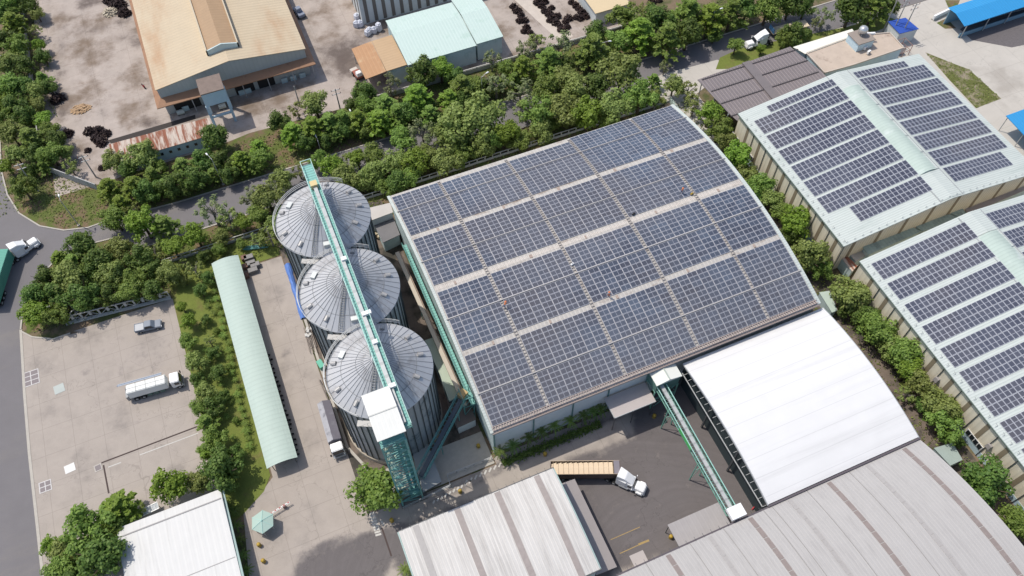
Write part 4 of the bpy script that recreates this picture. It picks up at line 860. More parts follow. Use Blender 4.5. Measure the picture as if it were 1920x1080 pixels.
# grey pit roof block next to the tower
t = px_box('intake_pit_cover', 'pale grey flat slab block between the elevator tower and the front silo', 'slab', [(770,838),(801,829),(828,903),(793,923)], 1.6, mat('pit_grey',(.36,.375,.37),.85,var=.12), mat('pit_wall',(.22,.21,.2),.9))
px_box('pit_hut', 'small grey brown roofed hut under the upper end of the inclined conveyor', 'hut', [(838,752),(872,741),(893,786),(858,802)], 3.2, mat('hut_brown',(.17,.14,.125),.9,var=.25), WALLW)
px_box('side_hut', 'faded green flat roof between the front silo and the solar warehouse', 'hut', [(796,638),(822,630),(872,738),(842,752),(824,700)], 4.6, mat('faded_mint',(.42,.48,.38),.7,var=.12,ns=.5), WALLT)
px_box('link_shed', 'pale concrete roofed link shed between the rear silo and the solar warehouse', 'shed', [(690,390),(732,380),(737,398),(694,414)], 5.5, mat('link_concrete',(.48,.45,.41),.8,var=.1), WALLW)
px_box('machine_hut', 'grey roofed machine hut right of the rear silo', 'hut', [(700,418),(736,403),(750,440),(718,455)], 3.5, mat('machine_grey',(.17,.165,.17),.8,var=.2), WALLT)
t = thing('blower_unit', 'cream blower machine beside the rear silo', 'machine', at(711,441)); b = MB(); b.box(-1,1,-.7,.9,.2,1.5); b.tube((-.2,-1.4,.9),(-.2,1.6,.9),.4,n=12); b.build('housing', mat('blower_cream',(.45,.38,.26),.6), t, False, bevel=.04); b = MB(); b.tube((.6,.2,1.4),(.6,.2,2.2),.3,n=12); b.build('duct', STEEL, t, False)
# wall pipe run and teal catwalk on the left side of the solar warehouse
PR = thing('wall_conveyor', 'long tan conveyor housing along the left wall of the solar warehouse', 'conveyor', (15.6,80,0))
a = at(728,413,6.5); c = at(868,735,6.5)
b = MB(); b.bar((14.9,97,6.6),(15.4,60.5,6.6),.75,.5); b.build('housing', mat('pipe_tan',(.50,.44,.36),.7,var=.15), PR)
b = MB(); b.bar((15.45,97,6.7),(15.9,61,6.7),.18,.18); b.build('pipe', mat('pipe_rust',(.30,.22,.17),.8), PR)
for k in range(7): y = 62+k*5.6; b = MB(); b.bar((15.2,y,0),(15.2,y,6.3),.14); b.build('post', TEAL, PR)
CW = thing('wall_catwalk', 'teal railed catwalk between the tan conveyor and the solar warehouse wall', 'catwalk', (16.8,78,7))
b = MB(); b.box(16.35,17.25,60,98,6.9,7.0); b.build('deck', GRATE, CW)
b = MB()
for z in (7.5,8.0): b.bar((16.35,60,z),(16.35,98,z),.07)
for k in range(39): b.bar((16.35,60+k,6.9),(16.35,60+k,8.0),.06); b.bar((16.3,60+k,6.95),(17.5,60+k,6.6),.07)
b.build('railing', TEAL, CW)
# inclined conveyor
IC = thing('inclined_conveyor', 'teal railed conveyor sloping from the tower foot up to the solar warehouse', 'conveyor', (8,56,0))
A0, A1 = at(788,893,2.2), at(868,742,7.2); d = (A1-A0); n_ = Vector((-d.y,d.x,0)).normalized()
b = MB(); b.bar(A0, A1, .75, .35); b.build('belt_housing', mat('belt_dark',(.10,.125,.15),.5,.2,var=.2), IC)
b = MB()
for s_ in (-.85,.85):
    for h in (0,.95): b.bar(A0+n_*s_+Vector((0,0,h)), A1+n_*s_+Vector((0,0,h)), .13)
    for k in range(19): p = A0+d*k/18+n_*s_; b.bar(p, p+Vector((0,0,.95)), .07); 
    for k in range(18): b.bar(A0+d*k/18+n_*s_, A0+d*(k+1)/18+n_*s_+Vector((0,0,.95)), .05)
for k in range(19): p = A0+d*k/18; b.bar(p-n_*.85, p+n_*.85, .08)
b.build('truss', TEAL, IC)
b = MB(); b.obox(A1.x,A1.y,7.1,8.3,1.5,1.3,.5); b.build('drive_unit', mat('drive_orange',(.50,.36,.18),.7,var=.2), IC)
for f_ in (.4,.8): p = A0+d*f_; b = MB(); b.bar(p-n_*.8, (p.x-n_.x*.8,p.y-n_.y*.8,0), .14); b.bar(p+n_*.8, (p.x+n_.x*.8,p.y+n_.y*.8,0), .14); b.bar(p-n_*.8,(p.x+n_.x*.8,p.y+n_.y*.8,0),.07); b.build('trestle', TEAL, IC)
b = MB()
for x,y in ((15.2,60.4),(17,60.4),(15.2,62.8),(17,62.8)): b.bar((x,y,0),(x,y,9.3),.14)
for z in (3,6,9.2): b.bar((15.2,60.4,z),(17,60.4,z),.1); b.bar((15.2,60.4,z),(15.2,62.8,z),.1); b.bar((17,60.4,z),(17,62.8,z),.1); b.bar((15.2,60.4,z-3),(17,60.4,z),.07); b.bar((15.2,60.4,z-3),(15.2,62.8,z),.07)
b.build('end_tower', TEAL, IC)
# second conveyor bridge over the yard + its headhouse
GB = thing('yard_conveyor_bridge', 'green trussed conveyor bridge sloping across the dark yard to the grey roof', 'conveyor', (47.5,38,0))
za_, zb_ = 10.2, 9.0; xa, xb = 47.15, 46.85   # centre line of the left edge, high and low
P0 = Vector((48.65,50.2,8.3)); P1 = Vector((48.4,25.0,8.3)); d = P1-P0; n_ = Vector((1,0,0))
b = MB(); b.bar(P0+Vector((0,0,.25)), P1+Vector((0,0,.25)), .62, .45); b.build('belt_housing', mat('belt_grey',(.40,.41,.40),.5,.15,var=.1,ribs=('Y',1.5,.2,.02)), GB)
GRN = mat('green_truss',(.16,.34,.27),.55,var=.2); b = MB()
for s_ in (-.85,.85):
    for h in (-.9,.35): b.bar(P0+n_*s_+Vector((0,0,h)), P1+n_*s_+Vector((0,0,h)), .13)
    for k in range(22):
        p = P0+d*k/21+n_*s_; b.bar(p+Vector((0,0,-.9)), p+Vector((0,0,.35)), .07)
        if k < 21: b.bar(P0+d*(k+(k%2))/21+n_*s_+Vector((0,0,-.9)), P0+d*(k+1-(k%2))/21+n_*s_+Vector((0,0,.35)), .06)
for k in range(22): p = P0+d*k/21; b.bar(p-n_*.85+Vector((0,0,-.9)), p+n_*.85+Vector((0,0,-.9)), .07); b.bar(p-n_*.85+Vector((0,0,-.9)), p+d/21+n_*.85+Vector((0,0,-.9)), .05)
b.build('truss', GRN, GB)
b = MB(); b.bar(P0+n_*-.9+Vector((0,0,.42)), P1+n_*-.9+Vector((0,0,.42)), .09); b.bar(P0+n_*.9+Vector((0,0,.42)), P1+n_*.9+Vector((0,0,.42)), .09); b.build('top_rail', TEALL, GB)
b = MB(); p = P0+d*.36; q = P0+d*.52; b.bar(p+n_*-.95+Vector((0,0,-.1)), q+n_*-.95+Vector((0,0,-.1)), .08, 1.0); b.build('green_side_panel', flat('bright_green',(.08,.42,.12),.5), GB)
for f_ in (.2,.62):
    p = P0+d*f_; b = MB()
    for s_ in (-.85,.85): b.bar(p+n_*s_+Vector((0,0,-.9)), (p.x+s_*1.2,p.y,0), .16)
    b.bar((p.x-1,p.y,4.5),(p.x+1,p.y,4.5),.09); b.bar((p.x-1,p.y,0.5),(p.x+.9,p.y,7),.07); b.build('trestle', GRN, GB)
b = MB(); b.box(47.3,49.9,23.6,25.6,8.9,9.7); b.build('discharge_box', WPAINT, GB)
HH = thing('conveyor_headhouse', 'cream roofed green clad headhouse on the front eave of the solar warehouse', 'headhouse', (48.4,49.6,0))
x0, x1, y0, y1 = 47.6, 52.3, 49.5, 52.6; cx = 49.95
b = MB(); b.raw([(x0-.2,y0-.2,9.8),(cx,y0-.2,10.35),(cx,y1+.2,10.35),(x0-.2,y1+.2,9.8),(x1+.2,y0-.2,9.8),(x1+.2,y1+.2,9.8),(x0-.2,y0-.2,9.65),(x1+.2,y0-.2,9.65),(x1+.2,y1+.2,9.65),(x0-.2,y1+.2,9.65)],[(0,1,2,3),(1,4,5,2),(0,6,7,4,1),(3,2,5,8,9),(4,7,8,5),(0,3,9,6)]); b.build('roof', mat('cream_plain',(.66,.67,.61),.6,var=.05), HH)
b = MB(); b.box(cx-.12,cx+.12,y0-.2,y1+.2,10.3,10.45); b.build('ridge_cap', flat('ridge_grey_green',(.38,.42,.38)), HH)
b = MB(); b.box(x0,x1,y0,y1,6.6,9.7); b.build('wall', mat('clad_green',(.10,.20,.17),.6,var=.25), HH)
b = MB()
for x in (x0,x1):
    for y in (y0,y1): b.bar((x,y,0),(x,y,6.7),.2)
for z0_, z1_ in ((0,3.3),(3.3,6.6)):
    b.bar((x0,y0,z0_),(x1,y0,z1_),.1); b.bar((x1,y0,z0_),(x0,y0,z1_),.1); b.bar((x0,y0,z1_),(x1,y0,z1_),.12); b.bar((x0,y1,z1_),(x0,y0,z1_),.12); b.bar((x1,y1,z1_),(x1,y0,z1_),.12); b.bar((x0,y0,z0_),(x0,y1,z1_),.09)
b.build('leg_frame', GRN, HH)

# ---------------- fences, rails, walls ----------------
def fence(lab, pts, h, step, m_post, m_rail, rails=(.5,1.), wd=.18, name='fence', cat='fence', base=None, rw=.1, pattern=None):
    p0 = pts[0]; t = thing(name, lab, cat, (p0[0],p0[1],0)); b = MB(); posts = []
    for i in range(len(pts)-1):
        a, c = Vector((pts[i][0],pts[i][1],0)), Vector((pts[i+1][0],pts[i+1][1],0)); L = (c-a).length; n = max(1, round(L/step))
        for r_ in rails: b.bar(a+Vector((0,0,h*r_)), c+Vector((0,0,h*r_)), rw)
        if base: b.bar(a+Vector((0,0,base/2)), c+Vector((0,0,base/2)), .2, base)
        if pattern:
            for k in range(n):
                u, v = a+(c-a)*k/n, a+(c-a)*(k+1)/n
                for q in range(pattern): w_ = u+(v-u)*(q+.5)/pattern; b.bar(w_+Vector((0,0,.1)), w_+Vector((0,0,h*.95)), .05)
        for k in range(n+(i == len(pts)-2)): posts.append(a+(c-a)*k/n)
    b.build('rail', m_rail, t)
    pb = None
    for p in posts[:98]:
        if pb is None:
            q = MB(); q.box(-wd/2,wd/2,-wd/2,wd/2,0,h); pb = q.build('post', m_post, t, False); pb.location = (p.x-p0[0],p.y-p0[1],0)
        else: o = pb.copy(); C.objects.link(o); o.parent = t; o.location = (p.x-p0[0],p.y-p0[1],0)
    return t
PW = mat('weathered_white', (.50,.49,.45), .85, var=.2, ns=1)
fence('pale concrete rail fence between the tree belt and the back of the solar warehouse', [(-30,118.2),(89.6,118.2)], 1.5, 1.9, PW, PW, (.35,.95), .22, base=.45, rw=.16)
fence('pale block fence running down the tree lane right of the solar warehouse', [(89.6,118.2),(89.2,104),(89,84)], 1.8, 2.8, PW, mat('mint_fence_panel',(.42,.52,.47),.8,var=.2), (.5,.95), .3, base=1.3)
fence('grey railing around the elevator tower and silo forecourt', [tuple(at(*p)[:2]) for p in ((757,955),(845,913),(839,893),(922,861))], 1.1, 1.6, STEEL, STEEL, (.5,1.), .09, name='railing', cat='railing', rw=.09)
fence('long grey concrete wall through the woods at the far left', [(-50.0,245),(-50.1,169),(-50.1,162)], 2.2, 3.2, PW, mat('wall_grey',(.40,.40,.39),.9,var=.2), (.98,), .3, name='boundary_wall', cat='wall', base=2.1, rw=.22)
fence('grey panel wall slanting across the verge behind the grass corner', [tuple(at(*p)[:2]) for p in ((92,322),(184,356))], 2.0, 2.4, PW, mat('wall_grey',(.4,.4,.4)), (.98,), .25, name='boundary_wall', cat='wall', base=1.9, rw=.2)
fence('low dark wall along the front edge of the stained scrap yard', [(-35.5,153.2),(-13.5,153.6)], 1.0, 3, DSTEEL, flat('low_wall',(.10,.09,.085),.9), (.98,), .2, name='low_wall', cat='wall', base=.9)
fence('white block wall glimpsed behind the trees above the road', [(20,146.6),(98,145.6)], 1.4, 4, PW, PW, (.98,), .25, name='boundary_wall', cat='wall', base=1.1, rw=.2)
# arched white frame fence at the top of the parking yard
FF = thing('frame_fence', 'white steel fence of wide frames at the top edge of the parking yard', 'fence', (-50,109.6,0))
a0 = at(124,606); a1 = at(320,557); L = (a1-a0).length; d = (a1-a0).normalized(); n = 6
for k in range(n):
    u = a0+d*(L*k/n+.08); v = a0+d*(L*(k+1)/n-.08); b = MB(); h = 1.9; z = Vector((0,0,h)); mid = (u+v)/2
    for p, q in ((u,v),(u+z,v+z),(u,u+z),(v,v+z)): b.bar(p+Vector((0,0,.12)), q+Vector((0,0,.12)), .2)
    b.bar(u+z*.1, mid+z*.85, .1); b.bar(mid+z*.85, v+z*.1, .1); b.bar(mid+Vector((0,0,.7)), mid+z*.95, .5,.12); b.build('frame_panel', PW, FF)
b = MB(); b.bar(a0-Vector((0,0,-.06))+Vector((0,-.35,0)), a1+Vector((0,-.35,.06)), .35, .25); b.build('plinth', PW, FF)
GT = thing('gate_frame', 'small grey steel gate frame at the left end of the white frame fence', 'gate', at(142,600)); b = MB()
for p, q in (((0,0,0),(0,0,2.6)),((1.6,1.2,0),(1.6,1.2,2.6)),((0,0,2.6),(1.6,1.2,2.6)),((0,0,.2),(1.6,1.2,.2)),((0,0,1.4),(1.6,1.2,1.4))): b.bar(p, q, .14)
b.build('frame', STEEL, GT, False); b = MB(); b.bar((.2,.1,.3),(1.4,1.1,2.5),.06); b.build('brace', STEEL, GT, False)

# ---------------- lamps and poles ----------------
def lamp(base, top, lab, arm=1.6, adir=-pi/2, hmax=None):
    p = at(*base); h = 8.5
    best = min([z*.1 for z in range(40,120)], key=lambda z: (lambda q: hypot(q[0]-top[0], q[1]-top[1]))(proj(Vector((p.x,p.y,z))))); h = best
    t = thing('street_lamp', lab, 'street lamp', p, adir, 'street lamps along the roads'); b = MB(); b.tube((0,0,0),(0,0,h*.96),.11,.07,n=8); b.build('pole', STEEL, t, False)
    b = MB(); b.bar((0,0,h*.95),(arm,0,h),.07); b.build('arm', STEEL, t, False); b = MB(); b.hexa(arm-.1,arm+.7,-.16,.16,h-.06,h+.08,.05,.1,.04); b.build('lamp_head', WPAINT, t, False)
    b = MB(); b.box(-.25,.25,-.25,.25,0,.25); b.build('footing', KERB, t, False)
def proj(v):
    d = Vector((v.x,v.y,v.z-HC)); z = d.dot(_f); return 960+FPX*d.dot(_r)/z, 540-FPX*d.dot(_u)/z
lamp((419,346),(397,296),'street lamp above the road left of the rear silo, among bright trees', 1.4, pi/2+.4)
lamp((1124,124),(1127,78),'street lamp in dark trees above the road, top centre right', 1.6, -.3)
lamp((1327,74),(1343,20),'street lamp standing clear at the road edge, left of the white truck top right', 1.6, 0)
lamp((905,190),(904,142),'street lamp among trees below the mint factory hall', 1.5, .3)
lamp((666,240),(660,216),'street lamp half hidden in bright trees right of the hoist tower', 1.4, pi/2)
lamp((148,423),(105,378),'street lamp at the rounded grass corner by the left road', .8, pi/2)
lamp((143,586),(128,574),'street lamp behind the white frame fence of the parking yard', 3.2, pi-.1)
lamp((603,288),(598,262),'street lamp above the road just behind the conveyor bridge end', 1.2, pi/2)
lamp((40,70),(58,60),'street lamp in the far left woods by the grey boundary wall', 1.6, 0)
def upole(base, h, lab, arms=True):
    p = at(*base); t = thing('power_pole', lab, 'power pole', p); b = MB(); b.tube((0,0,0),(0,0,h),.18,.1,n=8); b.build('pole', mat('pole_concrete',(.34,.33,.31),.8), t, False)
    if arms:
        for z in (h-.4,h-1.6): b = MB(); b.bar((-1.1,0,z),(1.1,0,z),.12); b.build('cross_arm', STEEL, t, False)
        for z in (h-.4,h-1.6):
            for x in (-1,0,1): b = MB(); b.tube((x,0,z+.05),(x,0,z+.4),.09,.05,n=6); b.build('insulator', flat('insulator_brown',(.22,.06,.05),.4), t, False)
    return t
upole((72,358), 9.0, 'concrete power pole with cross arms leaning over the left verge')
upole((24,150), 9.0, 'power pole with cross arms standing in the far left woods')
upole((180,332), 7.0, 'bare dark power pole by the slanting panel wall')
for k, q in enumerate(((1655,60),(1669,70),(1686,75))): upole(q, 12-k*.5, ['left power pole of the row of three beside the blue kiosk','middle power pole of the row of three beside the blue kiosk','right power pole of the row of three beside the blue kiosk'][k])
upole((563,200), 6.5, 'thin pole in the trees right of the hoist tower', False); upole((638,205), 6.5, 'cross armed pole with white box above the trees, top centre')
t = thing('transformer_rack', 'steel transformer rack under the three power poles', 'transformer', at(1683,100)); b = MB()
for x in (-2,0,2):
    for y in (-1.5,1.5): b.bar((x,y,0),(x,y,3),.12)
for z in (1.5,3): b.bar((-2,-1.5,z),(2,-1.5,z),.1); b.bar((-2,1.5,z),(2,1.5,z),.1); b.bar((-2,-1.5,z),(-2,1.5,z),.1); b.bar((2,-1.5,z),(2,1.5,z),.1)
b.build('rack_frame', mat('rust_frame',(.32,.20,.17),.8,var=.3), t, False); b = MB(); b.box(-.8,.9,-.7,.7,.3,1.9); [b.tube((x,0,1.9),(x,0,2.4),.1) for x in (-.5,0,.5)]; b.build('transformer_tank', flat('pale_pinkish',(.52,.48,.47)), t, False, bevel=.03)

# ---------------- vehicles ----------------
def wheel(t, x, y, r, w_=.3, dual=False):
    b = MB(); b.tube((x,y-w_/2,r),(x,y+w_/2,r),r,n=18); o = b.build('wheel', BLACK, t, False)
    b = MB(); s_ = 1 if y > 0 else -1; b.tube((x,y+s_*w_/2,r),(x,y+s_*(w_/2+.03),r),r*.5,n=12); b.build('rim', STEEL, o, False)
def tractor(lab, loc, rz, col=WPAINT, sleeper=True):
    t = thing('semi_tractor', lab, 'truck', loc, rz)
    def bd(b, n, m_, **k): return b.build(n, m_, t, False, **k)
    b = MB(); b.box(-3.7,3.1,-.42,.42,.6,.9); bd(b, 'chassis', DSTEEL)
    b = MB(); b.hexa(1.25,3.45,-.95,.95,.65,1.75,0,.25,.2); bd(b, 'hood', col, bevel=.12)
    b = MB(); b.hexa(-.05,1.5,-1.1,1.1,.75,2.55,0,.45,.15); bd(b, 'cab', col, bevel=.08)
    b = MB(); b.hexa(-1.9,-.05,-1.15,1.15,.75,2.75,0,0,.08); bd(b, 'sleeper', col, bevel=.08)
    b = MB(); b.raw([(-1.9,-1.1,2.7),(1.0,-.8,2.55),(1.0,.8,2.55),(-1.9,1.1,2.7),(-1.9,-1.0,3.85),(-.5,-.8,3.6),(-.5,.8,3.6),(-1.9,1.0,3.85)],[(3,2,1,0),(4,5,6,7),(0,1,5,4),(1,2,6,5),(2,3,7,6),(3,0,4,7)]); bd(b, 'roof_fairing', col, bevel=.06)
    b = MB(); b.raw([(1.53,-.88,1.72),(1.53,.88,1.72),(1.14,.8,2.42),(1.14,-.8,2.42)],[(0,1,2,3)]); bd(b, 'windscreen', GLASS)
    for s_ in (-1,1):
        b = MB(); b.box(.3,1.0,s_*1.09,s_*1.115,1.6,2.2); bd(b, 'side_window', GLASS)
        b = MB(); b.box(1.1,1.2,s_*1.25,s_*1.5,1.6,2.15); bd(b, 'mirror', col)
        b = MB(); b.hexa(1.9,3.2,s_*1.05-.18,s_*1.05+.18,.7,1.15,.2,.25,.05); bd(b, 'fender', col, bevel=.05)
        b = MB(); b.tube((-1.2,s_*.95,.7),(.5,s_*.95,.7),.3,n=12); bd(b, 'fuel_tank', STEEL)
        wheel(t, 2.5, s_*1.0, .52); wheel(t, -2.1, s_*.95, .52, .55); wheel(t, -3.3, s_*.95, .52, .55)
    b = MB(); b.box(-2.0,-1.95,-.9,.9,1,2.6); bd(b, 'rear_wall', DSTEEL); b = MB(); b.box(-3.1,-1.9,-.5,.5,.9,1.15); bd(b, 'fifth_wheel', DSTEEL)
    b = MB(); b.box(3.3,3.5,-.9,.9,.4,.7); bd(b, 'bumper', STEEL)
    return t
def heading(a, b): return atan2(b.y-a.y, b.x-a.x)
# trailer with tan load in the dark yard
pa, pb = at(1033,877,3.3), at(1163,876,3.3); hd = heading(pa,pb); mid = (pa+pb)/2; LEN = (pb-pa).length
T1 = thing('dump_trailer', 'open trailer filled level with tan grain in the dark yard', 'trailer', (mid.x,mid.y,0), hd)
def bd(b, n, m_, **k): return b.build(n, m_, T1, False, **k)
h2 = LEN/2
b = MB(); b.box(-h2,h2,-1.25,-1.17,1.2,3.3); b.box(-h2,h2,1.17,1.25,1.2,3.3); b.box(-h2,-h2+.08,-1.17,1.17,1.2,3.3); b.box(h2-.08,h2,-1.17,1.17,1.2,3.5); b.box(-h2,h2,-1.2,1.2,1.1,1.25); bd(b, 'box_body', mat('trailer_brown',(.10,.07,.06),.7,var=.2))
b = MB(); n = 12
for k in range(n): x0 = -h2+.1+(LEN-1.4)*k/n; x1 = -h2+.1+(LEN-1.4)*(k+1)/n; b.raw([(x0,-1.16,3.2),(x1,-1.16,3.2),(x1,1.0,3.2),(x0,1.0-.35*(1-k/n),3.2),(x0,0,3.32),(x1,0,3.32)],[(0,1,5,4),(4,5,2,3)])
bd(b, 'grain_load', mat('grain_tan',(.66,.52,.36),.8,var=.06,ns=2))
b = MB()
for k in range(13): x = -h2+.4+(LEN-1.6)*k/12; b.bar((x,-1.2,3.36),(x,1.2,3.36),.04)
b.bar((-h2,-1.2,3.34),(h2,-1.2,3.34),.08); b.bar((-h2,1.2,3.34),(h2,1.2,3.34),.08); bd(b, 'cover_bows', mat('bow_brown',(.52,.40,.28),.7))
b = MB(); b.box(h2-1.1,h2-.1,-1.2,1.2,3.15,3.4); bd(b, 'front_deck', flat('deck_grey',(.20,.18,.20),.7))
b = MB(); b.box(-h2+1,h2-.5,-.5,.5,.8,1.1); bd(b, 'chassis', DSTEEL)
for x in (-h2+1,-h2+2.2,-h2+3.4):
    for y in (-1,1): wheel(T1, x, y*.95, .5, .5)
pc, pd = at(1166,893,2.3), at(1197,912,1.2); hd2 = heading(pc,pd); k_ = (pc+pd)/2
tractor('white conventional truck tractor turned right in front of the tan grain trailer', (k_.x-.4*cos(hd2),k_.y-.4*sin(hd2),0), hd2)
# tractor and green container at the left road
pc, pd = at(22,470,2.5), at(62,455,1.2); hd3 = heading(pc,pd); k_ = (pc+pd)/2
tractor('white conventional truck tractor pulling a green container at the far left', (k_.x-.3,k_.y,0), hd3)
pa = at(10,474,2.6); pb = at(-18,560,2.6); hd = heading(pb,pa)
T2 = thing('container_trailer', 'green ribbed container on a trailer cut by the left edge', 'trailer', (pa.x-6.1*cos(hd),pa.y-6.1*sin(hd),0), hd)
b = MB(); b.box(-6.1,6.1,-1.22,1.22,1.2,3.9)
for k in range(30): x = -6+k*.4; b.box(x,x+.18,-1.27,1.27,1.3,3.85); b.box(x,x+.18,-1.2,1.2,3.88,3.93)
b.build('container', mat('container_green',(.10,.33,.25),.6,var=.12), T2, False)
b = MB(); b.box(-6,6,-.5,.5,.8,1.2); b.build('chassis', DSTEEL, T2, False)
for x in (-5,-3.8,-2.6):
    for y in (-1,1): wheel(T2, x, y*.95, .5, .5)
# tractor and flat trailer on the road, top right
pc, pd = at(1440,66,2.4), at(1405,82,1.2); hd = heading(pc,pd); k_ = (pc+pd)/2
tractor('white conventional truck tractor driving left on the road, top right', (k_.x,k_.y,0), hd)
pa, pb = at(1446,58,1.6), at(1514,42,1.6); hd = heading(pb,pa); mid = (pa+pb)/2; L = (pb-pa).length
T3 = thing('flatbed_trailer', 'long flat cream decked trailer behind the white tractor, top right', 'trailer', (mid.x,mid.y,0), hd)
b = MB(); b.box(-L/2,L/2,-1.25,1.25,1.3,1.5); b.build('deck', mat('deck_cream',(.60,.50,.37),.8,var=.08), T3, False); b = MB(); b.box(-L/2,L/2,-.5,.5,.8,1.3); b.build('chassis', DSTEEL, T3, False); b = MB(); b.box(L/2-.15,L/2,-1.2,1.2,1.5,2.7); b.build('headboard', flat('head_blue',(.10,.25,.45)), T3, False)
for x in (-L/2+1,-L/2+2.2,-L/2+3.4):
    for y in (-1,1): wheel(T3, x, y*.95, .5, .5)
# rigid trucks
def coe_cab(t, x0, col):
    b = MB(); b.hexa(x0,x0+2.0,-1.15,1.15,.7,2.75,.05,.35,.10); b.build('cab', col, t, False, bevel=.12)
    b = MB(); b.raw([(x0+1.93,-1.0,1.6),(x0+1.93,1.0,1.6),(x0+1.70,.92,2.55),(x0+1.70,-.92,2.55)],[(0,1,2,3)]); b.build('windscreen', GLASS, t, False)
    for s_ in (-1,1): b = MB(); b.box(x0+.7,x0+1.5,s_*1.10,s_*1.17,1.6,2.3); b.build('side_window', GLASS, t, False); b = MB(); b.box(x0+1.8,x0+1.95,s_*1.2,s_*1.5,1.6,2.2); b.build('mirror', BLACK, t, False)
    b = MB(); b.box(x0+1.95,x0+2.12,-1.1,1.1,.45,.85); b.build('bumper', STEEL, t, False)
    b = MB(); b.box(x0+1.97,x0+2.02,-.8,.8,.95,1.45); b.build('grille', DSTEEL, t, False)
pa, pb = at(233,736,2.2), at(340,706,2.2); hd = heading(pa,pb); mid = (pa+pb)/2
K1 = thing('feed_tanker_truck', 'white bulk feed truck with a ladder rail along its tank in the parking yard', 'truck', (mid.x+.1,mid.y-.0,0), hd)
b = MB(); b.hexa(-4.8,2.5,-1.15,1.15,1.2,3.1,.1,.1,.22); b.build('tank_body', mat('tank_white',(.70,.71,.68),.5,var=.07), K1, False, bevel=.12)
b = MB()
for x in (-3.0,-1.2,.6,2.4): b.box(x-.04,x+.04,-1.0,1.0,3.09,3.16)
b.box(-4.7,2.4,-.05,.05,3.09,3.14); b.build('hatch_lines', flat('seam_light',(.40,.40,.38)), K1, False)
b = MB()
for y in (.95,1.3): b.bar((-6.0,y,3.3),(2.0,y,3.3),.09)
for k in range(18): b.bar((-5.9+k*.45,.95,3.3),(-5.9+k*.45,1.3,3.3),.05)
b.tube((-6.2,1.15,3.15),(1.8,1.15,3.15),.16,n=8); b.build('auger_boom', mat('boom_blue_grey',(.30,.34,.40),.5,.2), K1, False)
b = MB(); b.box(-5.3,3.0,-.45,.45,.7,1.0); b.build('chassis', DSTEEL, K1, False); b = MB(); b.box(-5.2,-4.8,-1.1,1.1,.6,2.0); b.build('rear_gear', flat('rear_grey',(.25,.26,.27)), K1, False)
for x in (-1.2,0,1.2): b = MB(); b.box(x-.45,x+.45,-1.2,-.9,.6,1.15); b.build('side_guard', flat('guard_green',(.10,.16,.14)), K1, False)
coe_cab(K1, 3.0, WPAINT)
for x in (4.2,-2.4,-3.7):
    for y in (-1,1): wheel(K1, x, y*.95, .5, .4)
pa, pb = at(612,757,2.9), at(645,868,1.8); hd = heading(pa,pb); L = 10.4; pf = at(643,866,0)
dd = Vector((cos(hd),sin(hd),0)); ctr = pf-dd*5.1+Vector((-.15,.9,0))
K2 = thing('tarped_truck', 'white cab truck with a grey tarpaulin load parked left of the front silo', 'truck', (ctr.x,ctr.y,0), hd)
b = MB(); n = 10
for k in range(n):
    x0 = -5.3+8.1*k/n; x1 = x0+8.1/n; q = .05*random.random()
    b.raw([(x0,-1.2,1.2),(x1,-1.2,1.2),(x1,-1.2,2.8),(x0,-1.2,2.8),(x0,-.15,3.45+q),(x1,-.15,3.42),(x1,1.2,2.85),(x0,1.2,2.85),(x1,1.2,1.2),(x0,1.2,1.2)],[(0,1,2,3),(3,2,5,4),(4,5,6,7),(7,6,8,9)])
b.raw([(-5.3,-1.2,1.2),(-5.3,-1.2,2.8),(-5.3,-.15,3.45),(-5.3,1.2,2.85),(-5.3,1.2,1.2)],[(0,1,2,3,4)]); b.raw([(2.8,-1.2,1.2),(2.8,-1.2,2.8),(2.8,-.15,3.45),(2.8,1.2,2.85),(2.8,1.2,1.2)],[(4,3,2,1,0)])
nf = len(b.mi); b.mi = [1 if (i % 4 == 0 or i % 4 == 1) and i < 40 else 0 for i in range(nf)]
b.build('tarpaulin', [mat('tarp_grey',(.17,.16,.185),.7,var=.10,ns=1.5,col2=(.25,.245,.27),th=(.5,.8),s2=.6), mat('tarp_silver',(.36,.355,.37),.6,var=.2,ns=1.2,col2=(.20,.195,.21),th=(.45,.65),s2=.8)], K2, False)
b = MB(); b.box(-5.3,2.8,-1.24,1.24,1.0,1.35); b.build('load_bed', DSTEEL, K2, False); b = MB(); b.box(-5.2,3.0,-.45,.45,.7,1.0); b.build('chassis', DSTEEL, K2, False)
coe_cab(K2, 3.1, WPAINT)
for x in (4.2,-2.6,-3.9):
    for y in (-1,1): wheel(K2, x, y*.95, .5, .4)
# pickup
pa, pb = at(252,616,.9), at(303,605,.9); hd = heading(pa,pb); mid = (pa+pb)/2; SILV = flat('silver_paint',(.17,.20,.245),.4,0,.4,.03)
PU = thing('pickup_truck', 'silver grey double cab pickup parked under the white frame fence', 'pickup', (mid.x,mid.y,0), hd)
b = MB(); b.hexa(-2.6,2.6,-.92,.92,.42,1.05,.05,.15,.04); b.build('body', SILV, PU, False, bevel=.08)
b = MB(); b.hexa(-.75,1.35,-.85,.85,1.05,1.72,.25,.65,.14); b.build('cabin', SILV, PU, False, bevel=.05)
b = MB(); b.raw([(1.32,-.78,1.08),(1.32,.78,1.08),(.74,.68,1.66),(.74,-.68,1.66)],[(0,1,2,3)]); b.build('windscreen', GLASS, PU, False)
for s_ in (-1,1): b = MB(); b.raw([(-.55,s_*.845,1.12),(1.1,s_*.845,1.12),(.65,s_*.735,1.62),(-.42,s_*.735,1.62)],[(0,1,2,3) if s_ < 0 else (3,2,1,0)]); b.build('side_window', GLASS, PU, False)
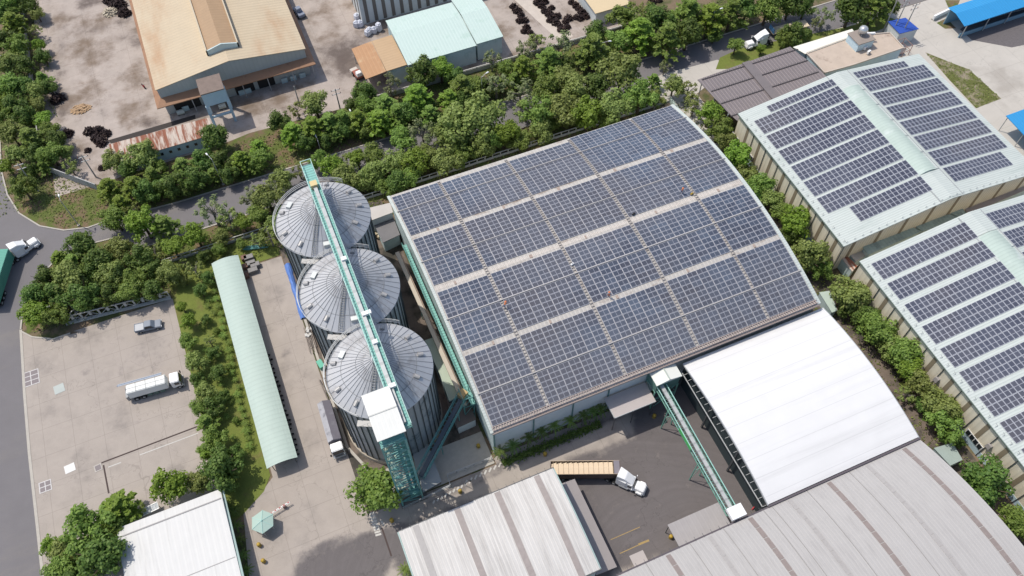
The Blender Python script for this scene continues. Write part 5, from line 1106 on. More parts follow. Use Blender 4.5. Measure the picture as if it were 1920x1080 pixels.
b = MB(); b.box(-2.5,-.85,-.78,.78,1.0,1.08); b.build('load_bed', flat('bed_pale',(.42,.43,.44)), PU, False); b = MB(); b.box(-2.55,-.8,-.88,-.78,1.05,1.15); b.box(-2.55,-.8,.78,.88,1.05,1.15); b.box(-2.6,-2.5,-.88,.88,1.05,1.15); b.build('bed_rail', SILV, PU, False)
for x in (-1.6,1.65):
    for y in (-.82,.82): wheel(PU, x, y, .37, .25)
for y in (-.7,.7): b = MB(); b.box(2.5,2.57,y-.18,y+.18,.75,.92); b.build('headlight', WPAINT, PU, False)
# motorbikes
def moto(t, col):
    def bd(b, n, m_): return b.build(n, m_, t, False)
    for x in (-.62,.62): b = MB(); b.tube((x,-.06,.29),(x,.06,.29),.29,n=14); bd(b, 'wheel', BLACK)
    b = MB(); b.hexa(-.75,.35,-.14,.14,.42,.72,.1,.15,.04); b.hexa(.2,.55,-.2,.2,.3,.95,.1,.1,.06); bd(b, 'fairing', col)
    b = MB(); b.hexa(-.7,.15,-.13,.13,.72,.80,.03,.05,.02); bd(b, 'seat', BLACK)
    b = MB(); b.bar((.45,0,.8),(.36,0,1.05),.07); b.bar((.36,-.34,1.07),(.36,.34,1.07),.05); b.bar((.45,0,.8),(.62,0,.3),.08); bd(b, 'handlebar', DSTEEL)
M0 = thing('motorbike', '', 'motorbike', (-15.6,66.2,0), .1, 'motorbikes parked under the long mint canopy'); moto(M0, flat('bike_dark',(.06,.06,.07),.3))
M0['label'] = 'nearest of the motorbikes parked along the right edge of the mint canopy'
for k in range(1,22):
    o = dup(M0, (-15.55+random.uniform(-.2,.2), 66.2+k*1.05+random.uniform(-.1,.1),0), random.uniform(-.2,.2), '%s motorbike from the front in the row along the mint canopy edge' % ordn(k))
MR = thing('motorbike', 'red motorbike standing alone in the stained scrap yard by the tan factory', 'motorbike', at(270,164), -1.2); moto(MR, RED)

# ---------------- small things ----------------
def barrel_(p, lab, m_=YEL):
    t = thing('bollard', lab, 'bollard', p); b = MB(); b.lathe([(.1,0),(.34,0),(.36,.1),(.32,.55),(.35,.8),(.29,1.0),(.08,1.06)], n=16); b.build('drum_body', m_, t, False, smooth=True); b = MB(); b.lathe([(.37,.62),(.37,.72)], n=16, cap=False); b.build('band', DSTEEL, t, False)
for q, l in (((1022,853),'yellow bollard under the palms in front of the solar warehouse wall'),((863,923),'yellow bollard between the grey railing and the ribbed white roof'),((735,977),'yellow bollard right below the round tree by the elevator tower'),((1257,1008),'yellow bollard at the left side of the grey loading awning'),((487,1023),'yellow bollard below the hexagonal pavilion'),((495,1053),'orange bollard at the bottom left of the concrete lane'),((897,838),'yellow hydrant on the silo forecourt by the white wall corner'),((1226,782),'yellow bollard in the dark shade under the yard conveyor bridge')):
    barrel_(at(*q), l)
PV = thing('pavilion', 'mint green hexagonal pavilion roof beside the boom gate', 'pavilion', (at(492,978,2.6).x,at(492,978,2.6).y,0), .3)
b = MB()
for k in range(6):
    a, c = k*pi/3, (k+1)*pi/3; r = 2.05; b.raw([(r*cos(a),r*sin(a),2.5),(r*cos(c),r*sin(c),2.5),(0,0,3.15)],[(0,1,2)])
b.raw([(2.05*cos(k*pi/3),2.05*sin(k*pi/3),2.47) for k in range(6)],[(5,4,3,2,1,0)]); b.build('roof', mat('pavilion_green',(.36,.48,.42),.6,var=.05), PV, False)
b = MB(); [b.bar((2.05*cos(k*pi/3),2.05*sin(k*pi/3),2.53),(0,0,3.18),.06) for k in range(6)]; b.lathe([(.15,3.1),(.12,3.3),(.03,3.35)], n=8); b.build('roof_seam', TEALL, PV, False)
b = MB(); [b.tube((1.7*cos(k*pi/3),1.7*sin(k*pi/3),0),(1.7*cos(k*pi/3),1.7*sin(k*pi/3),2.5),.06) for k in range(6)]; b.build('posts', STEEL, PV, False)
b = MB(); b.lathe([(.9,0),(.9,.9),(.1,.9)], n=6); b.build('booth', WALLW, PV, False)
a, c = at(503,966,1), at(543,941,1); t = thing('boom_gate', 'folded red and white boom gate beside the hexagonal pavilion', 'gate', (a.x,a.y,0)); dd = (c-a)
b = MB(); b.bar(a+Vector((0,0,.1)), c+Vector((0,0,.1)), .1); b.bar(a+Vector((0,0,-.35)), c+Vector((0,0,-.35)), .07); [b.bar(a+dd*k/12+Vector((0,0,.1)), a+dd*k/12+Vector((0,0,-.35)), .05) for k in range(13)]; b.build('boom', WPAINT, t)
b = MB(); 
for k in (1,3,5,7,9): b.bar(a+dd*k/10+Vector((0,0,.1)), a+dd*(k+.8)/10+Vector((0,0,.1)), .115)
b.build('red_band', RED, t); b = MB(); p = a+dd*.72; b.box(p.x-.22,p.x+.22,p.y-.22,p.y+.22,0,1.1); b.build('gate_motor', flat('motor_brown',(.25,.14,.12)), t)
# crates and pallets behind the lane
for i, q in enumerate(((472,497),(468,486),(476,510),(480,500),(459,487),(461,503),(463,520))):
    p = at(*q); left = q[0] < 466; t = thing('pallet_crate', '%s crate from the left in the stack by the upper end of the mint canopy' % ordn(sorted(x[0] for x in ((472,0),(468,0),(476,0),(480,0),(459,0),(461,0),(463,0))).index(q[0])), 'crate', p, 0, 'crates stacked by the mint canopy')
    b = MB(); L = 1.1 if left else 1.9
    for z in (.1,.45,.8): b.box(-L/2,L/2,-.55,-.5,z,z+.22); b.box(-L/2,L/2,.5,.55,z,z+.22); b.box(-L/2,-L/2+.05,-.5,.5,z,z+.22); b.box(L/2-.05,L/2,-.5,.5,z,z+.22)
    b.box(-L/2,L/2,-.5,.5,.05,.12); b.box(-L/2+.03,L/2-.03,-.48,.48,.95,1.02); b.build('slats', flat('crate_rust',(.20,.12,.09),.9,var=.3) if left else flat('crate_grey',(.24,.23,.22),.9,var=.2), t, False)
TP = thing('blue_tarpaulin', 'long crumpled blue tarpaulin over pipes left of the silos', 'tarpaulin', at(552,545)); a, c = at(539,496), at(570,598); b = MB(); n = 14; dd = (c-a); s_ = Vector((1,0,0))
vs = []
for k in range(n+1):
    p = a+dd*k/n; q = [.45+.2*random.random() for _ in range(4)]
    for j, (u, z) in enumerate(((-1,.0),(-.6,.55),(0,.8),(.6,.5),(1,.0))): vs.append((p.x+u*q[j%4]*1.1, p.y+random.uniform(-.1,.1), .03+z*q[(j+1)%4]*1.6))
b.raw(vs, [(k*5+j,k*5+j+1,(k+1)*5+j+1,(k+1)*5+j) for k in range(n) for j in range(4)]); b.build('sheet', flat('tarp_blue',(.10,.20,.50),.6,var=.2), TP)
t = thing('green_cabinet', 'small green cabinet standing left of the middle silo', 'cabinet', at(603,687), .2); b = MB(); b.box(-.5,.5,-.9,.9,0,1.2); b.build('case', flat('cab_green',(.10,.40,.28),.5), t, False, bevel=.03); b = MB(); b.box(-.52,-.5,-.7,.7,.2,1.1); b.build('door', flat('cab_green_d',(.07,.3,.2)), t, False)
for nm, A_, B_, lab in (('scaffold_pile',(575,612),(592,668),'pile of scaffold tubes lying left of the middle silo'),('scaffold_pile',(602,708),(622,748),'pile of brown boards and tubes above the tarped truck'),('pipe_stack',(455,468),(505,462),'bundle of teal pipes at the upper end of the lane')):
    a, c = at(*A_), at(*B_); t = thing(nm, lab, 'pile', a); b = MB()
    for k in range(22): o_ = Vector((random.uniform(-.7,.7),random.uniform(-.4,.4),random.uniform(.05,.7))); f0, f1 = random.uniform(0,.4), random.uniform(.6,1); b.bar(a+(c-a)*f0+o_, a+(c-a)*f1+o_+Vector((random.uniform(-.4,.4),0,0)), .09)
    b.build('tubes', {'pipe_stack':TEAL}.get(nm, flat('tube_brown',(.26,.22,.19),.7,var=.3)), t)
t = thing('cable_reel', 'pale junk heap left of the middle silo base', 'junk', at(582,625)); b = MB(); [b.obox(random.uniform(-.9,.9),random.uniform(-1,1),0,random.uniform(.3,.9),.7,.5,random.random()*3) for _ in range(7)]; b.build('blocks', flat('junk_pale',(.50,.49,.46),.8,var=.2), t, False)
t.name = 'junk_heap'
# white bulk bags by the striped building
for i, q in enumerate(((670,36),(669,50),(676,49),(694,62),(702,61),(711,57),(690,66))):
    t = thing('bulk_bag', ['topmost white bulk bag left of the striped wall building','left white bulk bag of the pair below the striped wall corner','right white bulk bag of the pair below the striped wall corner','first white bulk bag left of the mint roof','second white bulk bag left of the mint roof','tallest white bulk bag nearest the mint roof','lowest white bulk bag before the tan roof'][i], 'bulk bag', at(*q), random.random())
    b = MB(); b.hexa(-.75,.75,-.75,.75,0,1.7 if i != 5 else 2.3,.1,.12,.1); o = b.build('bag', mat('bag_white',(.62,.64,.70),.8,var=.15,ns=2), t, False, bevel=.25); b = MB(); b.lathe([(.25,1.6),(.3,1.85),(.1,1.95)], n=8); b.build('neck', MATS['bag_white'], t, False)
# scrap heaps: branches and rods, deep red brown
def heap_mesh(seed, n=120, r=1.0, h=1.2):
    rr = random.Random(seed); b = MB()
    for k in range(n):
        a = rr.uniform(0,2*pi); q = r*sqrt(rr.random()); z = h*(1-(q/r)**2)*rr.random()+.05; c = Vector((q*cos(a), q*sin(a), z)); d = Vector((rr.uniform(-1,1),rr.uniform(-1,1),rr.uniform(-.6,.8))).normalized()*rr.uniform(.2,.45)
        b.bar(c-d, c+d, rr.uniform(.06,.22), rr.uniform(.04,.14))
    return b
HM = [heap_mesh(s_) for s_ in range(4)]
heap_me = []
rows = [[(963,14),(970,22),(977,30),(984,40),(987,52),(994,62),(1002,70),(1008,80),(982,60),(998,80),(975,40)],
        [(1008,6),(1016,12),(1022,22),(1030,28),(1036,36),(1042,44),(1030,40),(1050,50),(1046,32),(1060,42),(1066,36),(1054,58),(1064,52),(1020,4),(1034,16)],
        [(1072,6),(1080,12),(1086,18),(1092,26),(1098,32),(1080,34),(1088,36)],[(1222,6),(1236,2)]]
nm_ = ['left row on the pinkish yard','middle row on the pinkish yard','row left of the tan roofed hut','pair right of the tan roofed hut']
first = None; mesh_objs = []
for ri, R_ in enumerate(rows):
    for i, q in enumerate(sorted(R_, key=lambda v: v[1])):
        p = at(*q); l = 'dark scrap heap, %s from top in the %s' % (ordn(i), nm_[ri]); k = (i+ri) % 4
        if len(mesh_objs) <= k:
            o = HM[k].build('scrap_heap', SCRAP); mesh_objs.append(o)
        else: o = mesh_objs[k].copy(); C.objects.link(o)
        o.name = 'scrap_heap'; o.location = p; o.rotation_euler = (0,0,random.random()*6); s_ = random.uniform(.8,1.25); o.scale = (s_,s_,s_*1.1); tag(o, l, 'scrap heap', 'scrap heaps on the pinkish yard')
for i, (q, l, s_) in enumerate((((168,248),'upper left black scrap heap of the cluster at the scrap yard bottom',1.6),((186,246),'upper middle black scrap heap of the cluster at the scrap yard bottom',1.6),((200,252),'right black scrap heap of the cluster at the scrap yard bottom',1.5),((180,262),'lower left black scrap heap of the cluster at the scrap yard bottom',1.5),((192,268),'lower right black scrap heap of the cluster at the scrap yard bottom',1.7),
    ((222,10),'big black scrap heap against the tan factory, upper part',2.6),((234,26),'big black scrap heap against the tan factory, lower part',2.2),((204,3),'black scrap heap at the top edge left of the tan factory',1.8),((128,252),'dark scrap pile at the edge of the far left woods',1.6),((165,283),'small dark scrap pile left of the rusty shed',1.0),((192,316),'small dark scrap pile in front of the rusty shed',1.1),((110,188),'dark scrap pile by the woods halfway down the scrap yard',2.0))):
    o = mesh_objs[i % 4].copy(); C.objects.link(o); o.name = 'scrap_heap'; o.location = at(*q); o.rotation_euler = (0,0,i); s_ *= .78; o.scale = (s_,s_,s_); tag(o, l, 'scrap heap', 'black scrap heaps around the scrap yard')
o = HM[1].build('scrap_heap', mat('cream_scrap',(.50,.44,.34),.8,var=.4,ns=2)); o.location = at(208,24); o.scale = (1.8,1.6,1.2); tag(o, 'cream coloured scrap heap left of the black heaps by the tan factory', 'scrap heap')
o = HM[2].build('debris_heap', mat('tan_debris',(.40,.27,.16),.9,var=.4,ns=2)); o.location = at(152,205); o.scale = (2.2,1.6,.5); tag(o, 'low tan debris heap on the lower left of the scrap yard', 'debris')
# parked dark truck along the tan factory, loader by the lean-to, cars
t = thing('parked_loader', 'dark parked loader in the shade on the right side of the tan factory', 'loader', at(562,28), 1.75); b = MB(); b.box(-2,2,-.9,.9,.5,1.3); b.hexa(-.8,.7,-.7,.7,1.3,2.4,.1,.2,.1); b.build('body', flat('loader_grey',(.22,.25,.32),.5), t, False, bevel=.08)
for x in (-1.3,1.3):
    for y in (-1,1): wheel(t, x, y*.9, .5)
t = thing('parked_loader', 'red and white loader at the left end of the tan lean-to roof', 'loader', at(671,143), 1.75); b = MB(); b.box(-1.6,1.2,-.8,.8,.5,1.2); b.build('body', flat('loader_red',(.30,.10,.07),.6), t, False, bevel=.06); b = MB(); b.hexa(-1.7,-.4,-.7,.7,1.2,2.2,.1,.1,.1); b.build('cab', WPAINT, t, False, bevel=.06); b = MB(); b.hexa(1.2,2.4,-1,1,.2,.9,.2,0,.1); b.build('bucket', mat('bucket_pale',(.55,.5,.45),.7), t, False)
for x in (-1.1,.8):
    for y in (-1,1): wheel(t, x, y*.85, .45)
for q, l in (((340,214),'white tank in the shade under the factory skirt roof'),((418,203),'grey green pump machine inside the hoist tower legs')):
    t = thing('storage_drum', l, 'drum', at(*q)); b = MB(); b.tube((-.8,0,.7),(.9,0,.7),.6,n=14); b.build('drum_body', mat('drum_pale',(.5,.52,.46),.6), t, False); b = MB(); b.box(-.7,-.5,-.5,.5,0,.4); b.box(.5,.7,-.5,.5,0,.4); b.bar((-.7,0,.12),(.7,0,.12),.12); b.build('stand', DSTEEL, t, False)
t = thing('steel_beam', 'red steel brace beside the white shed corner and the grey roof', 'beam', at(1415,952)); a, c = at(1409,956), at(1432,932); b = MB(); b.bar(a+Vector((0,0,.2)), c+Vector((0,0,2.0)), .15); b.bar(c+Vector((0,0,0)), c+Vector((0,0,2.2)), .15); b.build('brace', RED, t)
t = thing('grille_rack', 'low white slatted rack above the small white roof', 'rack', at(281,957,1)); a, c = at(264,964,1.2), at(297,948,1.2); b = MB(); [b.bar(a+(c-a)*k/6+Vector((0,-.5,0)), a+(c-a)*k/6+Vector((0,.6,.3)), .06) for k in range(7)]; b.bar(a+Vector((0,-.5,0)), c+Vector((0,-.5,0)), .1); b.bar(a+Vector((0,.6,.3)), c+Vector((0,.6,.3)), .1); b.build('slats', WPAINT, t); b = MB(); b.face([(a.x,a.y-.45,a.z-.05),(c.x,c.y-.45,c.z-.05),(c.x,c.y+.55,c.z+.25),(a.x,a.y+.55,a.z+.25)]); b.build('panel', mat('rack_panel',(.5,.53,.55),.6), t); b = MB(); b.bar((a.x,a.y,0),(a.x,a.y,1.2),.1); b.bar((c.x,c.y,0),(c.x,c.y,1.2),.1); b.build('legs', STEEL, t)

# ---------------- people on the roof ----------------
def skinned(name, V, E, Rr, m_, parent, sub=1):
    me = bpy.data.meshes.new(name); me.from_pydata(V, E, []); me.materials.append(m_); o = bpy.data.objects.new(name, me); C.objects.link(o); o.parent = parent
    md = o.modifiers.new('skin', 'SKIN'); 
    if not me.skin_vertices: 
        bm = bmesh.new(); bm.from_mesh(me); bm.verts.layers.skin.verify(); bm.to_mesh(me); bm.free()
    for i, r in enumerate(Rr): d = me.skin_vertices[0].data[i]; d.radius = (r, r); d.use_root = (i == 0)
    s_ = o.modifiers.new('sub', 'SUBSURF'); s_.levels = sub; s_.render_levels = sub; return o
def person(lab, loc, rz, shirt, trouser, bend=0.0):
    t = thing('person', lab, 'person', loc, rz)
    SK = flat('skin',(.35,.20,.13),.6); b_ = bend
    V = [(0,0,.92),(b_*.35,0,1.15),(b_*.8,0,1.38),(b_*.95,0,1.5),(b_*1.05,0,1.60),(b_*1.15,0,1.70),
         (b_*.8,.19,1.38),(b_*.8+.12,.26,1.12),(b_*.8+.32,.24,.95),(b_*.8,-.19,1.38),(b_*.8+.12,-.26,1.12),(b_*.8+.32,-.24,.95),
         (0,.10,.88),(.06+.1*b_,.13,.48),(0,.13,.06),(.12,.13,.04),(0,-.10,.88),(-.04+.1*b_,-.13,.48),(-.12,-.13,.06),(0,-.13,.04)]
    E_ = [(0,1),(1,2),(2,3),(3,4),(4,5),(2,6),(6,7),(7,8),(2,9),(9,10),(10,11),(0,12),(12,13),(13,14),(14,15),(0,16),(16,17),(17,18),(18,19)]
    R_ = [.13,.13,.15,.055,.09,.075,.065,.05,.04,.065,.05,.04,.09,.065,.045,.035,.09,.065,.045,.035]
    skinned('body', V, E_, R_, SK, t)
    skinned('shirt', V[:3]+V[6:8]+V[9:11], [(0,1),(1,2),(2,3),(3,4),(2,5),(5,6)], [.15,.155,.17,.085,.065,.085,.065], shirt, t)
    skinned('trousers', [V[0],V[12],V[13],V[14],V[16],V[17],V[18]], [(0,1),(1,2),(2,3),(0,4),(4,5),(5,6)], [.15,.11,.085,.065,.11,.085,.065], trouser, t)
    b = MB(); b.lathe([(.19,1.66),(.12,1.69),(.11,1.78),(.03,1.82)], cx=b_*1.12, n=14); b.build('hat', trouser if shirt.name != 'orange_cloth' else shirt, t, False)
ORG = flat('orange_cloth',(.70,.22,.08),.8); BLU = flat('blue_cloth',(.10,.14,.24),.8); LGT = flat('light_cloth',(.55,.58,.62),.8)
def onroof(x_, y_):
    z = 15.0
    for _ in range(20): p = at(x_, y_, z); z = mz(p.y)+.18
    return at(x_, y_, z)
person('worker in an orange top standing on the solar panels, upper right of the big roof', onroof(1277,362), -1.2, ORG, BLU, .15)
person('worker in pale shirt and orange trousers on the bright roof gap near the middle', onroof(1141,556), -2, LGT, ORG, .1)
person('worker in orange crouching on the left cable walkway of the big roof', onroof(946,577), .5, ORG, BLU, .3)
for q, l, m_ in (((1297,364),'yellow cleaning tool left on the roof beside the orange worker',YEL),((1188,402),'dark coil of hose on the roof above the middle gap',BLACK),((1073,496),'pale small tool box lying on the panels left of the roof middle',WPAINT)):
    p = onroof(*q); t = thing('tool_box', l, 'tool', p, .3); b = MB(); b.hexa(-.35,.35,-.18,.18,.05,.32,.05,.05,.03); b.build('case', m_, t, False, bevel=.03); b = MB(); b.bar((-.15,0,.4),(.15,0,.4),.04); b.bar((-.15,0,.3),(-.15,0,.4),.04); b.bar((.15,0,.3),(.15,0,.4),.04); b.build('handle', DSTEEL, t, False)
# ---------------- trees ----------------
def leafq(b, c, n, s, rr, elong=1.3):
    n = n.normalized(); u = n.cross(Vector((rr.uniform(-1,1),rr.uniform(-1,1),rr.uniform(-1,1)))).normalized(); v = n.cross(u)
    a = s*elong*.5; w_ = s*.5; b.face([c-u*a, c-v*w_*.9+u*a*.1, c+u*a, c+v*w_*.9+u*a*.1], None, rr.random())
def crown_round(seed, nb=34, per=105, leaf=.105, flatk=.85):
    rr = random.Random(seed); b = MB(); blobs = []
    for k in range(nb):
        d = Vector((rr.gauss(0,1),rr.gauss(0,1),rr.gauss(0,1)+.25)).normalized(); q = rr.uniform(.40,.88); blobs.append((Vector((d.x*q,d.y*q,d.z*q*flatk)), rr.uniform(.15,.34)))
    for c, r in blobs:
        for k in range(int(per*(r/.28)**2)):
            d = Vector((rr.gauss(0,1),rr.gauss(0,1),rr.gauss(0,1)+.35)).normalized(); p = c+d*r*rr.uniform(.65,1.25)
            leafq(b, p, d+Vector((rr.uniform(-.6,.6),rr.uniform(-.6,.6),rr.uniform(-.2,.8))), leaf*rr.uniform(.7,1.3), rr)
    for k in range(160):
        d = Vector((rr.gauss(0,1),rr.gauss(0,1),rr.gauss(0,1))).normalized(); leafq(b, d*rr.uniform(.1,.5), d, leaf*1.6, rr)
    return b
def crown_layer(seed, leaf=.125):
    "tiers of spreading feathery branches"
    rr = random.Random(seed); b = MB()
    for t_ in range(6):
        z = -.6+t_*.27; R_ = (1.0,1.0,.88,.72,.5,.28)[t_]*rr.uniform(.9,1.08); nb = 9 if t_ < 4 else 6; a0 = rr.random()*6
        for k in range(nb):
            a = a0+2*pi*k/nb+rr.uniform(-.3,.3); L = R_*rr.uniform(.7,1.12)
            for q in range(34):
                f = sqrt(rr.random()); wd = .20*(1.15-f*.7); o_ = rr.uniform(-wd,wd); p = Vector((cos(a)*L*f-sin(a)*o_, sin(a)*L*f+cos(a)*o_, z+.10*f+rr.uniform(-.05,.05)-.12*f*f))
                leafq(b, p, Vector((rr.uniform(-.5,.5),rr.uniform(-.5,.5),1)), leaf*rr.uniform(.7,1.3), rr, 1.6)
    return b
def crown_sparse(seed, leaf=.12):
    rr = random.Random(seed); b = MB()
    for k in range(22):
        d = Vector((rr.gauss(0,1),rr.gauss(0,1),rr.gauss(0,.9)+.2)).normalized(); c = d*rr.uniform(.45,.92)
        for q in range(34): e = Vector((rr.gauss(0,1),rr.gauss(0,1),rr.gauss(0,1))).normalized(); leafq(b, c+e*rr.uniform(.05,.22), e+Vector((0,0,.7)), leaf*rr.uniform(.6,1.2), rr)
    return b
def limbs(seed, sparse=False):
    rr = random.Random(seed); b = MB(); b.tube((0,0,-1.55),(0,0,-.35),.09,.06,n=7); 
    for k in range(9 if sparse else 6):
        a = rr.random()*6.28; z = rr.uniform(-.6,-.1); L = rr.uniform(.5,.85); m_ = Vector((cos(a)*L*.5,sin(a)*L*.5,z+.35)); e = Vector((cos(a)*L,sin(a)*L,z+.7*rr.uniform(.7,1.2)))
        b.tube((0,0,z),m_,.04,.028,n=5,caps=False); b.tube(m_,e,.028,.01,n=5,caps=False)
    b.tube((0,0,-.4),(.05,.03,.5),.06,.015,n=6); return b
TR = {}
def protos(key, fn, mats_, seeds, sparse=False):
    L = []
    for s_ in seeds:
        for m_ in mats_:
            o = fn(s_).build('crown', m_, None, attr=True); k = limbs(s_, sparse).build('trunk', BARKP if sparse else BARK)
            L.append((o.data, k.data)); bpy.data.objects.remove(o); bpy.data.objects.remove(k)
    TR[key] = L
protos('d', crown_round, [L_DARK], (1,2,3)); protos('o', crown_round, [L_OLIVE], (4,5,6)); protos('m', crown_round, [L_MID], (12,13,14))
protos('b', crown_layer, [L_BRIGHT], (7,8,9)); protos('k', crown_layer, [L_MID], (15,16)); protos('s', crown_sparse, [L_OLIVE], (10,11), True); protos('p', crown_sparse, [L_PALE], (17,18), True)
protos('y', crown_round, [L_BRIGHT], (19,20))
LOOK = {'d':'dense dark green','o':'rounded olive green','b':'bright feathery green','s':'thin open crowned olive','m':'rounded mid green','k':'spreading tiered green','p':'pale airy','y':'bright leafy green'}
tn = [0]
def tree(x_, y_, dpx, kind, label, group, zf=None):
    if 912 < x_ < 962 and 178 < y_ < 240: return
    if 1205 < x_ < 1262 and 112 < y_ < 158: dpx *= .6
    r = dpx/2*mpp(x_, y_, 3)*(1.04 if 'garden' in label or 'small white' in label or 'elevator' in label else 1.22); zc = max(1.2, r*1.3) if zf is None else zf
    p = at(x_, y_, zc); c_, t_ = TR[kind][tn[0] % len(TR[kind])]; tn[0] += 1
    rd = random.random; s_ = (r*(.95+.12*rd()), r*(.95+.12*rd()), r*(.85+.2*rd()))
    t = bpy.data.objects.new('tree', None); C.objects.link(t); t.location = (p.x,p.y,0); tag(t, label, 'tree', group)
    a = rd()*6.28
    for nm, me in (('crown',c_),('trunk',t_)):
        o = bpy.data.objects.new(nm, me); C.objects.link(o); o.parent = t; o.location = (0,0,zc); o.rotation_euler = (0,0,a); o.scale = s_
        if nm == 'trunk': o.scale = (s_[0],s_[1],zc/1.55 if zc/1.55 > s_[2]*.6 else s_[2])
    return t
def grove(L, zone, group):
    L = sorted(L); kinds = {}
    for q in L: kinds.setdefault(q[3], []).append(q)
    for k, K in kinds.items():
        for i, (x_, y_, d_, kk) in enumerate(K):
            lab = '%s tree%s %s' % (LOOK[k], '' if len(K) == 1 else ', %s such from left,' % ordn(i), zone)
            tree(x_, y_, d_, kk, lab, group)
grove([(10,8,42,'m'),(48,8,36,'d'),(25,42,44,'b'),(8,75,36,'d'),(33,88,40,'m'),(63,58,26,'s'),(72,85,24,'y'),(14,120,42,'o'),(45,125,38,'d'),(80,104,26,'d'),(18,160,44,'m'),(50,165,36,'d'),(80,148,28,'k'),(30,196,42,'d'),(66,170,34,'o'),(12,216,38,'m'),(92,162,30,'d'),(45,215,38,'d'),(84,225,34,'y'),(20,250,42,'o'),(58,260,46,'k'),(104,262,34,'d'),(92,244,30,'m'),(72,196,28,'o'),(4,30,30,'d'),(28,20,30,'m'),(62,128,22,'s'),(5,190,34,'y'),(68,25,24,'o')], 'in the far left woods', 'trees in the far left woods')
grove([(30,292,38,'o'),(62,286,36,'d'),(96,290,38,'m'),(130,312,30,'s'),(14,312,28,'y'),(42,352,42,'m'),(55,318,28,'d'),(82,312,26,'k'),(120,285,26,'o')], 'at the grass corner, left road', 'trees around the grass corner')
grove([(210,300,38,'o'),(268,290,50,'o'),(238,318,32,'d'),(205,352,44,'b'),(250,350,46,'b'),(228,382,38,'b'),(288,330,40,'k'),(275,358,42,'d'),(322,345,44,'d'),(342,312,36,'k'),(366,332,44,'d'),(382,300,40,'d'),(414,300,38,'d'),(400,258,52,'d'),(452,300,40,'b'),(484,275,32,'b'),(430,325,34,'d'),(300,312,26,'m'),(350,350,30,'d'),(470,312,26,'k')], 'above road, below rusty shed', 'trees along the upper side of the road')
grove([(215,410,44,'m'),(268,420,54,'y'),(306,422,44,'k'),(245,396,30,'s'),(150,460,52,'d'),(182,492,50,'d'),(226,462,46,'o'),(258,482,46,'d'),(110,482,30,'b'),(84,522,46,'d'),(130,522,58,'o'),(168,515,44,'d'),(212,512,46,'o'),(255,522,44,'m'),(288,470,34,'s'),(325,465,42,'y'),(320,512,40,'o'),(366,440,44,'y'),(398,396,54,'p'),(430,412,44,'s'),(455,418,36,'y'),(410,446,30,'o'),(62,588,50,'y'),(102,590,44,'m'),(70,556,50,'d'),(112,550,52,'d'),(155,552,56,'d'),(202,550,44,'d'),(242,548,42,'m'),(285,545,38,'d'),(138,490,36,'k'),(290,506,32,'d'),(232,542,26,'o')], 'between road corner and parking yard', 'trees between the road and the parking yard')
grove([(365,505,40,'s'),(382,480,26,'d'),(392,520,30,'d'),(342,576,26,'y'),(352,603,34,'y'),(352,642,36,'m'),(366,682,44,'o'),(370,712,34,'d'),(384,735,44,'o'),(400,762,46,'d'),(386,792,44,'k'),(402,822,50,'m'),(372,765,34,'m'),(376,545,30,'d'),(386,598,22,'d'),(393,640,26,'s'),(400,662,28,'d'),(410,700,34,'d'),(420,742,26,'d'),(388,846,40,'y'),(418,880,82,'d'),(370,905,46,'o'),(318,908,72,'y'),(440,850,36,'d'),(430,905,40,'d'),(345,525,26,'o')], 'in the garden by the mint canopy', 'trees in the garden strip')
grove([(222,952,76,'b'),(165,988,92,'m'),(128,1032,60,'o'),(98,1022,44,'y'),(190,1045,96,'d'),(210,1000,60,'m'),(112,1068,64,'m'),(255,955,40,'s'),(140,1075,60,'d')], 'by the small white roof', 'trees beside the small white roof')
tree(708,917,92,'m','big round green tree at the foot of the elevator tower','trees beside the small white roof')
grove([(530,332,40,'o'),(500,368,50,'o'),(485,402,40,'m'),(518,418,34,'o'),(620,312,42,'y'),(600,300,34,'m'),(650,330,46,'o'),(670,297,34,'y'),(700,292,42,'m'),(715,322,44,'o'),(745,340,44,'d'),(742,302,40,'o'),(776,302,50,'y'),(770,332,36,'m'),(802,292,42,'o'),(836,300,50,'o'),(862,292,40,'m'),(872,270,44,'d'),(900,266,46,'o'),(930,256,40,'m'),(505,442,40,'s'),(470,368,44,'p'),(482,452,30,'s'),(690,330,40,'o'),(668,345,30,'m'),(725,350,34,'m'),(560,320,30,'s'),(640,300,30,'s'),(855,232,70,'o'),(902,216,70,'o'),(792,252,50,'p'),(752,262,42,'m'),(825,250,44,'o'),(932,226,50,'d'),(952,252,50,'y'),(960,212,40,'s')], 'behind the big solar roof, left belt', 'trees in the belt behind the solar warehouse')
grove([(556,205,30,'s'),(590,195,46,'o'),(526,226,40,'d'),(550,250,46,'b'),(586,240,50,'b'),(618,232,46,'k'),(643,227,44,'k'),(672,226,44,'b'),(712,226,50,'b'),(745,214,44,'k'),(690,200,36,'m'),(722,196,44,'k'),(782,182,58,'b'),(762,212,40,'d'),(680,172,46,'d'),(730,158,40,'p'),(790,132,52,'d'),(826,130,42,'y'),(852,140,34,'d'),(866,160,46,'k'),(842,186,42,'b'),(888,160,36,'m'),(922,112,34,'p'),(930,156,48,'p'),(640,242,34,'d'),(806,215,38,'k'),(660,195,26,'d'),(905,178,28,'s')], 'across the road, below the factories', 'trees above the road left half')
